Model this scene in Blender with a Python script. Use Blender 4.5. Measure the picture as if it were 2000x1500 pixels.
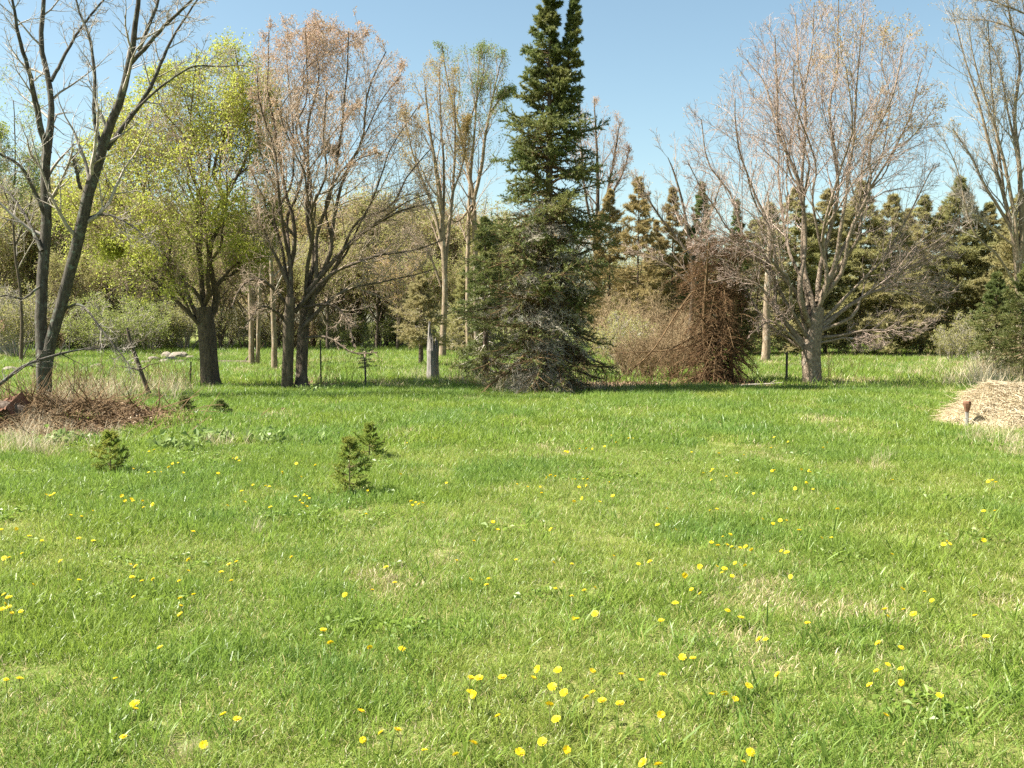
import bpy, math, random
import numpy as np
from mathutils import Vector

for o in list(bpy.data.objects): bpy.data.objects.remove(o)
S = bpy.context.scene
COL = S.collection

# ------------------------------------------------------------------ camera, sky, sun, exposure
CAM_H = 1.6
FPX = 1963.0                       # focal length in pixels of the 2000 px wide photograph
HOR = 630.0                        # horizon row
PITCH = math.atan((750 - HOR) / FPX)
cd = bpy.data.cameras.new('camera'); cam = bpy.data.objects.new('camera', cd); COL.objects.link(cam)
cam.location = (0, 0, CAM_H); cam.rotation_euler = (math.pi / 2 - PITCH, 0, 0)
cd.sensor_width = 36; cd.lens = 36 * FPX / 2000; cd.clip_start = 0.05; cd.clip_end = 6000
S.camera = cam

SUN_EL = math.radians(50); SUN_AZ = math.radians(-94)     # azimuth from +Y towards +X
W = bpy.data.worlds.new('World'); S.world = W; W.use_nodes = True
wn = W.node_tree.nodes; wl = W.node_tree.links
bg = wn['Background']; sky = wn.new('ShaderNodeTexSky'); sky.sky_type = 'NISHITA'
sky.sun_disc = False; sky.sun_elevation = SUN_EL; sky.sun_rotation = SUN_AZ % (2 * math.pi)
sky.altitude = 200; sky.air_density = 1.0; sky.dust_density = 1.0; sky.ozone_density = 3.0
wb = wn.new('ShaderNodeMix'); wb.data_type = 'RGBA'; wb.blend_type = 'MULTIPLY'; wb.inputs[0].default_value = 1; wb.inputs[7].default_value = (1.02, 1.0, .82, 1)   # the camera's white balance, whole sky
wl.new(sky.outputs[0], wb.inputs[6]); wl.new(wb.outputs[2], bg.inputs[0]); bg.inputs[1].default_value = 0.064
sd = bpy.data.lights.new('sun', 'SUN'); sun = bpy.data.objects.new('sun', sd); COL.objects.link(sun)
sd.energy = 5.0; sd.angle = math.radians(0.53); sd.color = (1.0, 0.95, 0.86)
sv = Vector((math.sin(SUN_AZ) * math.cos(SUN_EL), math.cos(SUN_AZ) * math.cos(SUN_EL), math.sin(SUN_EL)))
sun.rotation_euler = sv.to_track_quat('Z', 'Y').to_euler(); sun.location = (-30, 0, 40)
S.view_settings.view_transform = 'Standard'; S.view_settings.look = 'None'
S.view_settings.gamma = 1; S.view_settings.exposure = 1.82; S.view_settings.use_curve_mapping = False
S.render.engine = 'CYCLES'
S.cycles.max_bounces = 6; S.cycles.diffuse_bounces = 3; S.cycles.glossy_bounces = 2
S.cycles.transmission_bounces = 4; S.cycles.transparent_max_bounces = 4
S.cycles.use_denoising = False
S.cycles.caustics_reflective = False; S.cycles.caustics_refractive = False

# ------------------------------------------------------------------ places
CP, SP = math.cos(PITCH), math.sin(PITCH)
def ray(x, y):
    a = (x - 1000) / FPX; b = (750 - y) / FPX
    return np.array([a, CP + b * SP, -SP + b * CP])
def at(x, y, Y):                       # the point seen at a pixel, at depth Y
    r = ray(x, y); return np.array([0, 0, CAM_H]) + r * (Y / r[1])
def on_ground(x, y, h=0.0):
    r = ray(x, y); t = (CAM_H - h) / -r[2]; p = np.array([0, 0, CAM_H]) + r * t
    return p
def ground_y(y): return on_ground(1000, y)[1]

def sstep(a, b, x):
    t = np.clip((x - a) / (b - a), 0, 1); return t * t * (3 - 2 * t)
def bump(x, y, cx, cy, rx, ry, h):
    d = ((x - cx) / rx) ** 2 + ((y - cy) / ry) ** 2
    return h * np.exp(-d * 1.6)
HEAP_R = on_ground(2012, 822); HEAP_L = on_ground(150, 836)
def hgt(x, y):
    x = np.asarray(x, float); y = np.asarray(y, float)
    h = 0.03 * np.sin(x * 0.55 + 1.3) * np.cos(y * 0.41) + 0.025 * np.sin(x * 0.23 - y * 0.31 + 2) + 0.012 * np.sin(x * 1.7 + y * 1.1)
    h = h * sstep(2, 8, y)
    h = h + bump(x, y, HEAP_L[0] - 0.3, HEAP_L[1] + .6, 2.3, 1.2, 0.32)
    return h

# ------------------------------------------------------------------ mesh building
class MB:
    def __init__(s): s.v = []; s.t = []; s.q = []; s.tm = []; s.qm = []; s.n = 0
    def add(s, v, t=None, q=None, m=0):
        v = np.asarray(v, float).reshape(-1, 3)
        if t is not None and len(t): t = np.asarray(t, np.int64).reshape(-1, 3); s.t.append(t + s.n); s.tm.append(np.full(len(t), m))
        if q is not None and len(q): q = np.asarray(q, np.int64).reshape(-1, 4); s.q.append(q + s.n); s.qm.append(np.full(len(q), m))
        s.v.append(v); s.n += len(v)
    def mesh(s, name, mats, origin=(0, 0, 0), smooth=False):
        v = np.concatenate(s.v) - np.asarray(origin, float)
        t = np.concatenate(s.t) if s.t else np.zeros((0, 3), np.int64)
        q = np.concatenate(s.q) if s.q else np.zeros((0, 4), np.int64)
        mi = np.concatenate(([np.concatenate(s.tm)] if s.t else []) + ([np.concatenate(s.qm)] if s.q else []))
        me = bpy.data.meshes.new(name)
        me.vertices.add(len(v)); me.vertices.foreach_set('co', v.astype(np.float32).ravel())
        lv = np.concatenate([t.ravel(), q.ravel()]).astype(np.int32)
        me.loops.add(len(lv)); me.loops.foreach_set('vertex_index', lv)
        ls = np.concatenate([np.arange(len(t)) * 3, len(t) * 3 + np.arange(len(q)) * 4]).astype(np.int32)
        me.polygons.add(len(ls)); me.polygons.foreach_set('loop_start', ls)
        me.polygons.foreach_set('material_index', mi.astype(np.int32))
        me.polygons.foreach_set('use_smooth', np.full(len(ls), smooth, bool))
        for m in (mats if isinstance(mats, (list, tuple)) else [mats]): me.materials.append(m)
        me.update(calc_edges=True)
        return me
    def build(s, name, mats, parent=None, origin=(0, 0, 0), smooth=False):
        return link(name, s.mesh(name, mats, origin, smooth), parent)

def link(name, me, parent=None):
    o = bpy.data.objects.new(name, me); COL.objects.link(o)
    if parent is not None: o.parent = parent
    return o
def tag(o, label=None, cat=None, group=None, kind=None):
    if label: o['label'] = label
    if cat: o['category'] = cat
    if group: o['group'] = group
    if kind: o['kind'] = kind
    return o
def thing(name, label, cat, loc, group=None, rz=0.0, sc=1.0):
    o = bpy.data.objects.new(name, None); COL.objects.link(o); o.empty_display_size = 0.2
    o.location = Vector(loc); o.rotation_euler = (0, 0, rz); o.scale = (sc, sc, sc) if np.isscalar(sc) else sc
    return tag(o, label, cat, group)

def unit(a): return a / np.maximum(np.linalg.norm(a, axis=-1, keepdims=True), 1e-9)

def tubes(mb, P, R, k=3, m=0, lobe=None):
    P = np.asarray(P, float); R = np.asarray(R, float)
    N, n, _ = P.shape
    if N == 0: return
    T = unit(np.gradient(P, axis=1))
    mean = np.abs(T.mean(1)); ref = np.eye(3)[mean.argmin(1)][:, None, :]
    U = unit(np.cross(T, ref)); V = np.cross(T, U)
    a = np.arange(k) / k * 2 * math.pi
    RR = R[:, :, None] * np.ones(k)
    if lobe is not None:
        tt = np.linspace(0, 1, n)[None, :, None]; ph = P[:, :1, :1] * 3 + P[:, :1, 1:2]
        RR = RR * (1 + lobe * (1.0 - .75 * tt ** .35) * (1.6 * np.sin(3 * a + ph + tt) + np.sin(5 * a + 2 * ph - tt * 2)) + lobe * .35 * np.sin(7 * a + tt * 9 + ph))
    ring = P[:, :, None, :] + RR[..., None] * (U[:, :, None, :] * np.cos(a)[None, None, :, None] + V[:, :, None, :] * np.sin(a)[None, None, :, None])
    idx = np.arange(N * n * k).reshape(N, n, k)
    a0 = idx[:, :-1]; a1 = idx[:, 1:]
    q = np.stack([a0, np.roll(a0, -1, 2), np.roll(a1, -1, 2), a1], -1).reshape(-1, 4)
    mb.add(ring.reshape(-1, 3), q=q, m=m)

def resample(pts, rad, s):
    pts = np.asarray(pts, float); rad = np.asarray(rad, float)
    if len(pts) > 2:                                                  # Catmull-Rom
        p = np.vstack([2 * pts[0] - pts[1], pts, 2 * pts[-1] - pts[-2]]); out = []; rr = []
        for i in range(1, len(p) - 2):
            for t in np.linspace(0, 1, 8, endpoint=False):
                out.append(0.5 * (2 * p[i] + (p[i + 1] - p[i - 1]) * t + (2 * p[i - 1] - 5 * p[i] + 4 * p[i + 1] - p[i + 2]) * t * t + (3 * p[i] - p[i - 1] - 3 * p[i + 1] + p[i + 2]) * t ** 3))
                rr.append(rad[i - 1] * (1 - t) + rad[i] * t)
        out.append(pts[-1]); rr.append(rad[-1]); pts = np.array(out); rad = np.array(rr)
    d = np.r_[0, np.cumsum(np.linalg.norm(np.diff(pts, axis=0), axis=1))]
    u = np.linspace(0, d[-1], s + 1)
    return np.stack([np.interp(u, d, pts[:, i]) for i in range(3)], -1), np.interp(u, d, rad)

def frame(T):
    ref = np.eye(3)[np.abs(T).argmin(-1)]
    U = unit(np.cross(T, ref)); return U, np.cross(T, U)

def march(rng, base, d, L, seg, up, wig, upv=(0, 0, 1)):
    P = [base]; p = base; upv = np.asarray(upv, float)
    for i in range(seg):
        d = unit(d + upv * up / seg + rng.normal(0, wig, d.shape)); p = p + d * (L / seg)[:, None]; P.append(p)
    return np.stack(P, 1)

def spawn(rng, P, R, n, t0=.2, t1=1., ang=(25, 45), lf=.4, lt=.5, seg=4, up=.3, wig=.1, rf=.6, rmin=.002, rmax=9, env=None, flat=False, lmin=.05):
    N, s1, _ = P.shape; s = s1 - 1
    t = (np.arange(n)[None] + rng.random((N, n))) / n * (t1 - t0) + t0
    fs = np.clip(t * s, 0, s - 1e-4); i = fs.astype(int); f = (fs - i)[..., None]
    ar = np.arange(N)[:, None]
    A = P[ar, i]; B = P[ar, i + 1]
    base = A * (1 - f) + B * f; T = unit(B - A)
    r = R[ar, i] * (1 - f[..., 0]) + R[ar, i + 1] * f[..., 0]
    Lp = np.linalg.norm(np.diff(P, axis=1), axis=2).sum(1)[:, None]
    L = Lp * lf * (1 - lt * t) * rng.uniform(.65, 1.3, t.shape)
    L = np.maximum(L, lmin)
    az = rng.random((N, 1)) * 6.28 + np.arange(n)[None] * 2.39996 + rng.normal(0, .3, (N, n))
    U, V = frame(T)
    if flat:                                                          # branchlets to both sides, level with the ground
        side = unit(np.cross(T, np.array([0, 0, 1.]))); sg = np.where(np.arange(n) % 2 == 0, 1, -1)[None, :, None]
        rad = unit(side * sg + rng.normal(0, .28, side.shape))
    else:
        rad = U * np.cos(az)[..., None] + V * np.sin(az)[..., None]
    an = np.radians(rng.uniform(ang[0], ang[1], t.shape))[..., None]
    d = unit(T * np.cos(an) + rad * np.sin(an))
    base = base.reshape(-1, 3); d = d.reshape(-1, 3); L = L.reshape(-1); r = r.reshape(-1)
    if env is not None:
        for _ in range(4):
            out = ~env(base + unit(d + np.array([0, 0, up * .5])) * L[:, None])
            L = np.where(out, L * .7, L)
    P2 = march(rng, base, d, L, seg, up, wig)
    r0 = np.clip(r * rf, rmin * 1.3, rmax)
    R2 = r0[:, None] + (rmin - r0)[:, None] * np.linspace(0, 1, seg + 1)[None] ** .8
    return P2, R2

def envelope(rows, Y, Yb=None, ds=.9):
    rows = sorted(rows, key=lambda r: -r[0])
    z = np.array([at(1000, r[0], Y)[2] for r in rows]); xl = np.array([at(r[1], r[0], Y)[0] for r in rows]); xr = np.array([at(r[2], r[0], Y)[0] for r in rows])
    def env(p):
        l = np.interp(p[..., 2], z, xl); r = np.interp(p[..., 2], z, xr); c = (l + r) / 2; h = np.maximum((r - l) / 2, .05)
        return (((p[..., 0] - c) / h) ** 2 + ((p[..., 1] - Y) / (h * ds)) ** 2 < 1) & (p[..., 2] > z[0]) & (p[..., 2] < z[-1])
    env.z = z; env.xl = xl; env.xr = xr
    return env

def quads(rng, pts, size, n=1, spread=0., flat=0., aspect=.7, hang=0.):
    pts = np.repeat(np.asarray(pts, float), n, 0); M = len(pts)
    pts = pts + rng.normal(0, 1, (M, 3)) * spread
    nrm = unit(rng.normal(0, 1, (M, 3)) + np.array([0, 0, flat])); U, V = frame(nrm)
    a = rng.random(M)[:, None] * 6.28; A = U * np.cos(a) + V * np.sin(a); B = np.cross(nrm, A)
    sz = (size * rng.uniform(.6, 1.35, M))[:, None]
    fold = nrm * sz * .18
    v = np.stack([pts - A * sz * .5, pts + B * sz * .5 * aspect + fold, pts + A * sz * .5, pts - B * sz * .5 * aspect + fold], 1)
    i = np.arange(M)[:, None] * 4
    return v.reshape(-1, 3), np.concatenate([i + [0, 1, 2], i + [0, 2, 3]], 0)

def needles(rng, P, m, l, w, spread=.8, t0=0., lift=.2):
    N, s1, _ = P.shape; s = s1 - 1
    t = rng.random((N, m)) * (1 - t0) + t0; fs = np.clip(t * s, 0, s - 1e-4); i = fs.astype(int); f = (fs - i)[..., None]
    ar = np.arange(N)[:, None]; A = P[ar, i]; B = P[ar, i + 1]; b = (A * (1 - f) + B * f).reshape(-1, 3); T = unit(B - A).reshape(-1, 3)
    d = unit(T + rng.normal(0, spread, T.shape) + np.array([0, 0, lift])); M = len(b)
    sd_ = unit(np.cross(d, rng.normal(0, 1, d.shape)))
    ll = (l * rng.uniform(.6, 1.3, M))[:, None]; ww = (w * rng.uniform(.7, 1.3, M))[:, None]
    v = np.stack([b - sd_ * ww * .5, b + sd_ * ww * .5, b + d * ll], 1)
    return v.reshape(-1, 3), np.arange(M * 3).reshape(-1, 3)

# ------------------------------------------------------------------ materials
def newmat(name):
    m = bpy.data.materials.new(name); m.use_nodes = True; nt = m.node_tree
    p = nt.nodes['Principled BSDF']; return m, nt, p
def C4(c): return (c[0], c[1], c[2], 1)
def nd(nt, t, **kw):
    n = nt.nodes.new(t)
    for k, v in kw.items():
        if k in ('ins',):
            for a, b in v.items(): n.inputs[a].default_value = b
        else: setattr(n, k, v)
    return n
def mixc(nt, fac, a, b, blend='MIX'):
    n = nt.nodes.new('ShaderNodeMix'); n.data_type = 'RGBA'; n.blend_type = blend
    for s, v in ((n.inputs[0], fac), (n.inputs[6], a), (n.inputs[7], b)):
        if hasattr(v, 'is_output') or isinstance(v, bpy.types.NodeSocket): nt.links.new(v, s)
        elif isinstance(v, (int, float)): s.default_value = v
        else: s.default_value = C4(v)
    return n.outputs[2]
def noise(nt, scale, detail=3, rough=.55, world=True, dist=0):
    n = nd(nt, 'ShaderNodeTexNoise'); n.inputs['Scale'].default_value = scale; n.inputs['Detail'].default_value = detail; n.inputs['Roughness'].default_value = rough; n.inputs['Distortion'].default_value = dist
    if world: nt.links.new(nd(nt, 'ShaderNodeNewGeometry').outputs['Position'], n.inputs['Vector'])
    else: nt.links.new(nd(nt, 'ShaderNodeTexCoord').outputs['Object'], n.inputs['Vector'])
    return n.outputs[0]
def sharpen(nt, v, a, b):
    n = nd(nt, 'ShaderNodeMapRange'); n.inputs[1].default_value = a; n.inputs[2].default_value = b; nt.links.new(v, n.inputs[0]); return n.outputs[0]

def leafmat(name, c1, c2, trans=.35, rough=.5, spec=.3, patch=None, pscale=.5, c3=None, f3=.1, objvar=.12):
    m, nt, p = newmat(name)
    g = nd(nt, 'ShaderNodeNewGeometry')
    col = mixc(nt, g.outputs['Random Per Island'], c1, c2)
    if c3 is not None:
        wn_ = nd(nt, 'ShaderNodeTexWhiteNoise', noise_dimensions='1D'); nt.links.new(g.outputs['Random Per Island'], wn_.inputs['W'])
        lt = nd(nt, 'ShaderNodeMath', operation='LESS_THAN'); nt.links.new(wn_.outputs['Value'], lt.inputs[0]); lt.inputs[1].default_value = f3
        col = mixc(nt, lt.outputs[0], col, c3)
    if patch is not None:
        nz = sharpen(nt, noise(nt, pscale, 3), .36, .64); col = mixc(nt, nz, col, mixc(nt, .75, col, patch))
    oi = nd(nt, 'ShaderNodeObjectInfo')
    mr = nd(nt, 'ShaderNodeMapRange'); nt.links.new(oi.outputs['Random'], mr.inputs[0]); mr.inputs[3].default_value = 1 - objvar; mr.inputs[4].default_value = 1 + objvar
    hs = nd(nt, 'ShaderNodeHueSaturation'); nt.links.new(mr.outputs[0], hs.inputs['Value']); nt.links.new(col, hs.inputs['Color']); col = hs.outputs[0]
    nt.links.new(col, p.inputs['Base Color']); p.inputs['Roughness'].default_value = rough; p.inputs['Specular IOR Level'].default_value = spec
    if trans > 0:
        tr = nd(nt, 'ShaderNodeBsdfTranslucent'); nt.links.new(col, tr.inputs[0])
        mx = nd(nt, 'ShaderNodeMixShader'); mx.inputs[0].default_value = trans
        nt.links.new(p.outputs[0], mx.inputs[1]); nt.links.new(tr.outputs[0], mx.inputs[2])
        nt.links.new(mx.outputs[0], nt.nodes['Material Output'].inputs[0])
    return m

def barkmat(name, c1, c2, scale=6, c3=None, f3=(.55, .7), s3=3, stretch=.25, bumpd=.03, rough=.9):
    m, nt, p = newmat(name)
    tc = nd(nt, 'ShaderNodeTexCoord'); mp = nd(nt, 'ShaderNodeMapping'); mp.inputs['Scale'].default_value = (1, 1, stretch)
    nt.links.new(tc.outputs['Object'], mp.inputs[0])
    n = nd(nt, 'ShaderNodeTexNoise'); n.inputs['Scale'].default_value = scale * 4; n.inputs['Detail'].default_value = 5; n.inputs['Roughness'].default_value = .65
    nt.links.new(mp.outputs[0], n.inputs['Vector'])
    col = mixc(nt, sharpen(nt, n.outputs[0], .35, .65), c1, c2)
    if c3 is not None: col = mixc(nt, sharpen(nt, noise(nt, s3, 5, .7, world=False), *f3), col, c3)
    g = nd(nt, 'ShaderNodeNewGeometry'); mr = nd(nt, 'ShaderNodeMapRange'); nt.links.new(g.outputs['Random Per Island'], mr.inputs[0]); mr.inputs[3].default_value = .8; mr.inputs[4].default_value = 1.2
    hs = nd(nt, 'ShaderNodeHueSaturation'); nt.links.new(mr.outputs[0], hs.inputs['Value']); nt.links.new(col, hs.inputs['Color'])
    nt.links.new(hs.outputs[0], p.inputs['Base Color']); p.inputs['Roughness'].default_value = rough; p.inputs['Specular IOR Level'].default_value = .2
    b = nd(nt, 'ShaderNodeBump'); b.inputs['Strength'].default_value = .9; b.inputs['Distance'].default_value = bumpd
    nt.links.new(n.outputs[0], b.inputs['Height']); nt.links.new(b.outputs[0], p.inputs['Normal'])
    return m

M = {}
M['bark_lichen'] = barkmat('bark_lichen', (.05, .041, .03), (.125, .11, .088), 5, (.17, .195, .15), (.54, .66), 7)
M['bark_dark'] = barkmat('bark_dark', (.055, .042, .03), (.15, .115, .08), 5, (.17, .165, .11), (.60, .72), 6)
M['bark_birch'] = barkmat('bark_birch', (.13, .095, .065), (.30, .235, .17), 4, (.42, .375, .31), (.60, .68), 6, stretch=.8)
M['bark_pale'] = barkmat('bark_pale', (.15, .11, .07), (.29, .225, .15), 4, (.36, .33, .27), (.56, .68), 5)
M['twig_red'] = barkmat('twig_red', (.27, .195, .15), (.43, .335, .275), 3, bumpd=.003)
M['twig_tan'] = barkmat('twig_tan', (.30, .225, .16), (.50, .39, .295), 3, bumpd=.003)
M['twig_grey'] = barkmat('twig_grey', (.22, .19, .15), (.44, .39, .33), 3, bumpd=.003)
M['twig_brown'] = barkmat('twig_brown', (.20, .14, .075), (.35, .265, .155), 3, bumpd=.003)
M['twig_dead'] = barkmat('twig_dead', (.075, .046, .022), (.20, .13, .065), 3, bumpd=.003)
M['bark_conifer'] = barkmat('bark_conifer', (.07, .05, .036), (.17, .13, .10), 5)
M['snag'] = barkmat('snag', (.10, .09, .08), (.31, .28, .245), 5, stretch=.08, bumpd=.04)
M['wood_grey'] = barkmat('wood_grey', (.18, .16, .14), (.38, .35, .31), 6, stretch=.1, bumpd=.01)
M['leaf_yellow'] = leafmat('leaf_yellow', (.52, .52, .10), (.42, .46, .085), .5, .5, .3, patch=(.40, .45, .085), pscale=.9)
M['leaf_pale'] = leafmat('leaf_pale', (.26, .30, .09), (.20, .25, .06), .4, .5, .3)
M['bud_red'] = leafmat('bud_red', (.48, .32, .25), (.46, .35, .23), .45, .6, .2, patch=(.50, .36, .22), pscale=.8)
M['bud_orange'] = leafmat('bud_orange', (.52, .36, .15), (.43, .35, .13), .45, .6, .2)
M['leaf_shrub'] = leafmat('leaf_shrub', (.38, .42, .11), (.30, .36, .09), .5, .5, .3)
M['leaf_olive'] = leafmat('leaf_olive', (.40, .36, .14), (.31, .32, .11), .5, .6, .2)
M['needle_dark'] = leafmat('needle_dark', (.105, .15, .045), (.17, .205, .06), .4, .5, .35, patch=(.24, .235, .075), pscale=1.3)
M['needle_pine'] = leafmat('needle_pine', (.25, .25, .09), (.34, .325, .13), .5, .55, .3, patch=(.40, .33, .17), pscale=.35)
M['needle_brown'] = leafmat('needle_brown', (.40, .30, .14), (.32, .27, .11), .4, .6, .2)
M['needle_fir'] = leafmat('needle_fir', (.11, .165, .045), (.18, .22, .065), .42, .5, .35)
M['needle_sapling'] = leafmat('needle_sapling', (.20, .30, .05), (.33, .40, .08), .45, .5, .35, patch=(.34, .32, .07), pscale=6)
M['needle_dead'] = leafmat('needle_dead', (.20, .105, .05), (.14, .08, .04), .2, .7, .1)
M['lichen_twig'] = leafmat('lichen_twig', (.42, .38, .30), (.30, .265, .20), .2, .8, .1)
M['grass'] = leafmat('grass', (.155, .25, .036), (.23, .325, .058), .5, .45, .45, patch=(.285, .335, .06), pscale=.4, c3=(.48, .41, .18), f3=.17, objvar=.18)
M['grass_cool'] = leafmat('grass_cool', (.135, .235, .04), (.195, .29, .06), .5, .42, .4, patch=(.23, .30, .04), pscale=.5, c3=(.40, .36, .16), f3=.03, objvar=.15)
M['straw'] = leafmat('straw', (.50, .41, .24), (.38, .29, .16), .25, .6, .3, c3=(.62, .54, .36), f3=.25)
M['straw_pale'] = leafmat('straw_pale', (.64, .55, .39), (.50, .41, .26), .25, .6, .3, c3=(.24, .175, .10), f3=.09)
M['dead_leaf'] = leafmat('dead_leaf', (.16, .10, .055), (.30, .20, .115), .2, .7, .2, c3=(.50, .38, .25), f3=.18)
M['herb'] = leafmat('herb', (.24, .30, .10), (.17, .25, .06), .35, .5, .35)
M['petal'] = leafmat('petal', (.86, .66, .02), (.90, .72, .03), .25, .5, .2, objvar=.06)
M['stem'] = leafmat('stem', (.20, .28, .07), (.28, .26, .10), .3, .5, .3)
M['rust'] = barkmat('rust', (.10, .045, .026), (.22, .115, .07), 3, (.20, .12, .085), stretch=1, bumpd=.004, rough=.75)
M['iron'] = barkmat('iron', (.035, .035, .03), (.09, .075, .06), 8, stretch=1, bumpd=.002, rough=.6)
M['rock'] = barkmat('rock', (.15, .125, .095), (.26, .22, .17), 2, (.11, .10, .07), (.54, .68), 6, stretch=1, bumpd=.02)
M['shed_wall'] = barkmat('shed_wall', (.30, .29, .28), (.42, .40, .40), 3, stretch=.1, bumpd=.01)
M['white_paint'] = barkmat('white_paint', (.66, .67, .68), (.78, .78, .78), 3, stretch=1, bumpd=.003, rough=.6)

def ground_material():
    m, nt, p = newmat('meadow_soil')
    a = noise(nt, 1.4, 6, .65); b = noise(nt, .33, 3); c = noise(nt, 22, 4, .7); dry = sharpen(nt, noise(nt, .22, 5, .6), .52, .68)
    g = mixc(nt, sharpen(nt, a, .35, .65), (.085, .13, .022), (.13, .175, .035))
    g = mixc(nt, sharpen(nt, b, .4, .6), g, (.15, .17, .045))
    g = mixc(nt, sharpen(nt, c, .50, .72), g, (.30, .25, .11))
    g = mixc(nt, dry, g, mixc(nt, .6, g, (.36, .30, .16)))
    at_ = nd(nt, 'ShaderNodeAttribute', attribute_name='litter')
    lit = mixc(nt, sharpen(nt, noise(nt, 9, 6, .75), .38, .62), (.11, .07, .042), (.30, .215, .135))
    ln = nd(nt, 'ShaderNodeMath', operation='MULTIPLY_ADD'); nt.links.new(noise(nt, 2.2, 5, .7), ln.inputs[0]); ln.inputs[1].default_value = 1.2; nt.links.new(at_.outputs['Fac'], ln.inputs[2])
    g = mixc(nt, sharpen(nt, ln.outputs[0], .95, 1.25), g, lit)
    nt.links.new(g, p.inputs['Base Color']); p.inputs['Roughness'].default_value = .95; p.inputs['Specular IOR Level'].default_value = .1
    bp = nd(nt, 'ShaderNodeBump'); bp.inputs['Strength'].default_value = .8; bp.inputs['Distance'].default_value = .04
    nt.links.new(noise(nt, 14, 6, .7), bp.inputs['Height']); nt.links.new(bp.outputs[0], p.inputs['Normal'])
    return m
M['ground'] = ground_material()

# ------------------------------------------------------------------ ground
BARE = on_ground(345, 1475)
def litter(x, y):
    x = np.asarray(x, float); y = np.asarray(y, float)
    v = bump(x, y, HEAP_L[0] - .25, HEAP_L[1] + .1, 2.3, 1.9, 1.25)
    v = np.maximum(v, bump(x, y, BARE[0], BARE[1], .25, .2, .8))
    px = 1000 + FPX * x / np.maximum(y, .5)                              # strips of duff under the old fence line
    line = 26 + 0 * x
    strip = np.exp(-((y - 25.6) / 1.1) ** 2) * ((sstep(-8.2, -7.2, x) * (1 - sstep(-3.2, -2.2, x))) * .8 + sstep(-.6, .4, x) * (1 - sstep(6, 7.5, x)) * .95)
    return np.maximum(v, strip)
def grid_axis():
    ys = np.r_[-6, np.linspace(0, 45, 130), np.linspace(45, 120, 20)[1:], 200, 400, 900, 2500]
    xs = np.r_[-2500, -800, -300, -150, np.linspace(-70, -22, 20)[:-1], np.linspace(-22, 22, 130), np.linspace(22, 70, 20)[1:], 150, 300, 800, 2500]
    return xs, ys
xs, ys = grid_axis(); XX, YY = np.meshgrid(xs, ys)
mb = MB(); nx, ny = len(xs), len(ys)
idx = np.arange(nx * ny).reshape(ny, nx)
mb.add(np.stack([XX, YY, hgt(XX, YY)], -1).reshape(-1, 3), q=np.stack([idx[:-1, :-1], idx[:-1, 1:], idx[1:, 1:], idx[1:, :-1]], -1).reshape(-1, 4))
ground = mb.build('ground', M['ground'], smooth=True); tag(ground, 'green meadow ground with patches of dry thatch', 'ground', kind='structure')
atr = ground.data.attributes.new('litter', 'FLOAT', 'POINT'); atr.data.foreach_set('value', litter(XX, YY).ravel().astype(np.float32))

# ------------------------------------------------------------------ scattering of uncountable plants (geometry nodes)
def scatter(name, label, cat, protos, pts, rotz, scl, which, tilt=None):
    c = bpy.data.collections.new(name + '_sorts')
    for i, me in enumerate(protos):
        o = bpy.data.objects.new('%s_sort_%02d' % (name, i), me); c.objects.link(o)
    me = bpy.data.meshes.new(name); n = len(pts)
    me.vertices.add(n); me.vertices.foreach_set('co', pts.astype(np.float32).ravel())
    rot = np.zeros((n, 3), np.float32); rot[:, 2] = rotz
    if tilt is not None: rot[:, :2] = tilt
    me.attributes.new('rot', 'FLOAT_VECTOR', 'POINT').data.foreach_set('vector', rot.ravel())
    me.attributes.new('scl', 'FLOAT', 'POINT').data.foreach_set('value', scl.astype(np.float32))
    me.attributes.new('which', 'INT', 'POINT').data.foreach_set('value', which.astype(np.int32))
    o = link(name, me); tag(o, label, cat, kind='stuff')
    ng = bpy.data.node_groups.new(name, 'GeometryNodeTree')
    ng.interface.new_socket('Geometry', in_out='INPUT', socket_type='NodeSocketGeometry'); ng.interface.new_socket('Geometry', in_out='OUTPUT', socket_type='NodeSocketGeometry')
    gi = ng.nodes.new('NodeGroupInput'); go = ng.nodes.new('NodeGroupOutput'); iop = ng.nodes.new('GeometryNodeInstanceOnPoints')
    ci = ng.nodes.new('GeometryNodeCollectionInfo'); ci.inputs[0].default_value = c; ci.inputs[1].default_value = True; ci.inputs[2].default_value = True
    def attr(nm, ty):
        a = ng.nodes.new('GeometryNodeInputNamedAttribute'); a.data_type = ty; a.inputs[0].default_value = nm
        return next(s for s in a.outputs if s.enabled and s.name == 'Attribute')
    L = ng.links.new
    L(gi.outputs[0], iop.inputs['Points']); L(ci.outputs[0], iop.inputs['Instance']); iop.inputs['Pick Instance'].default_value = True
    L(attr('which', 'INT'), iop.inputs['Instance Index']); L(attr('rot', 'FLOAT_VECTOR'), iop.inputs['Rotation']); L(attr('scl', 'FLOAT'), iop.inputs['Scale'])
    L(iop.outputs[0], go.inputs[0])
    md = o.modifiers.new('scatter', 'NODES'); md.node_group = ng
    return o

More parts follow.
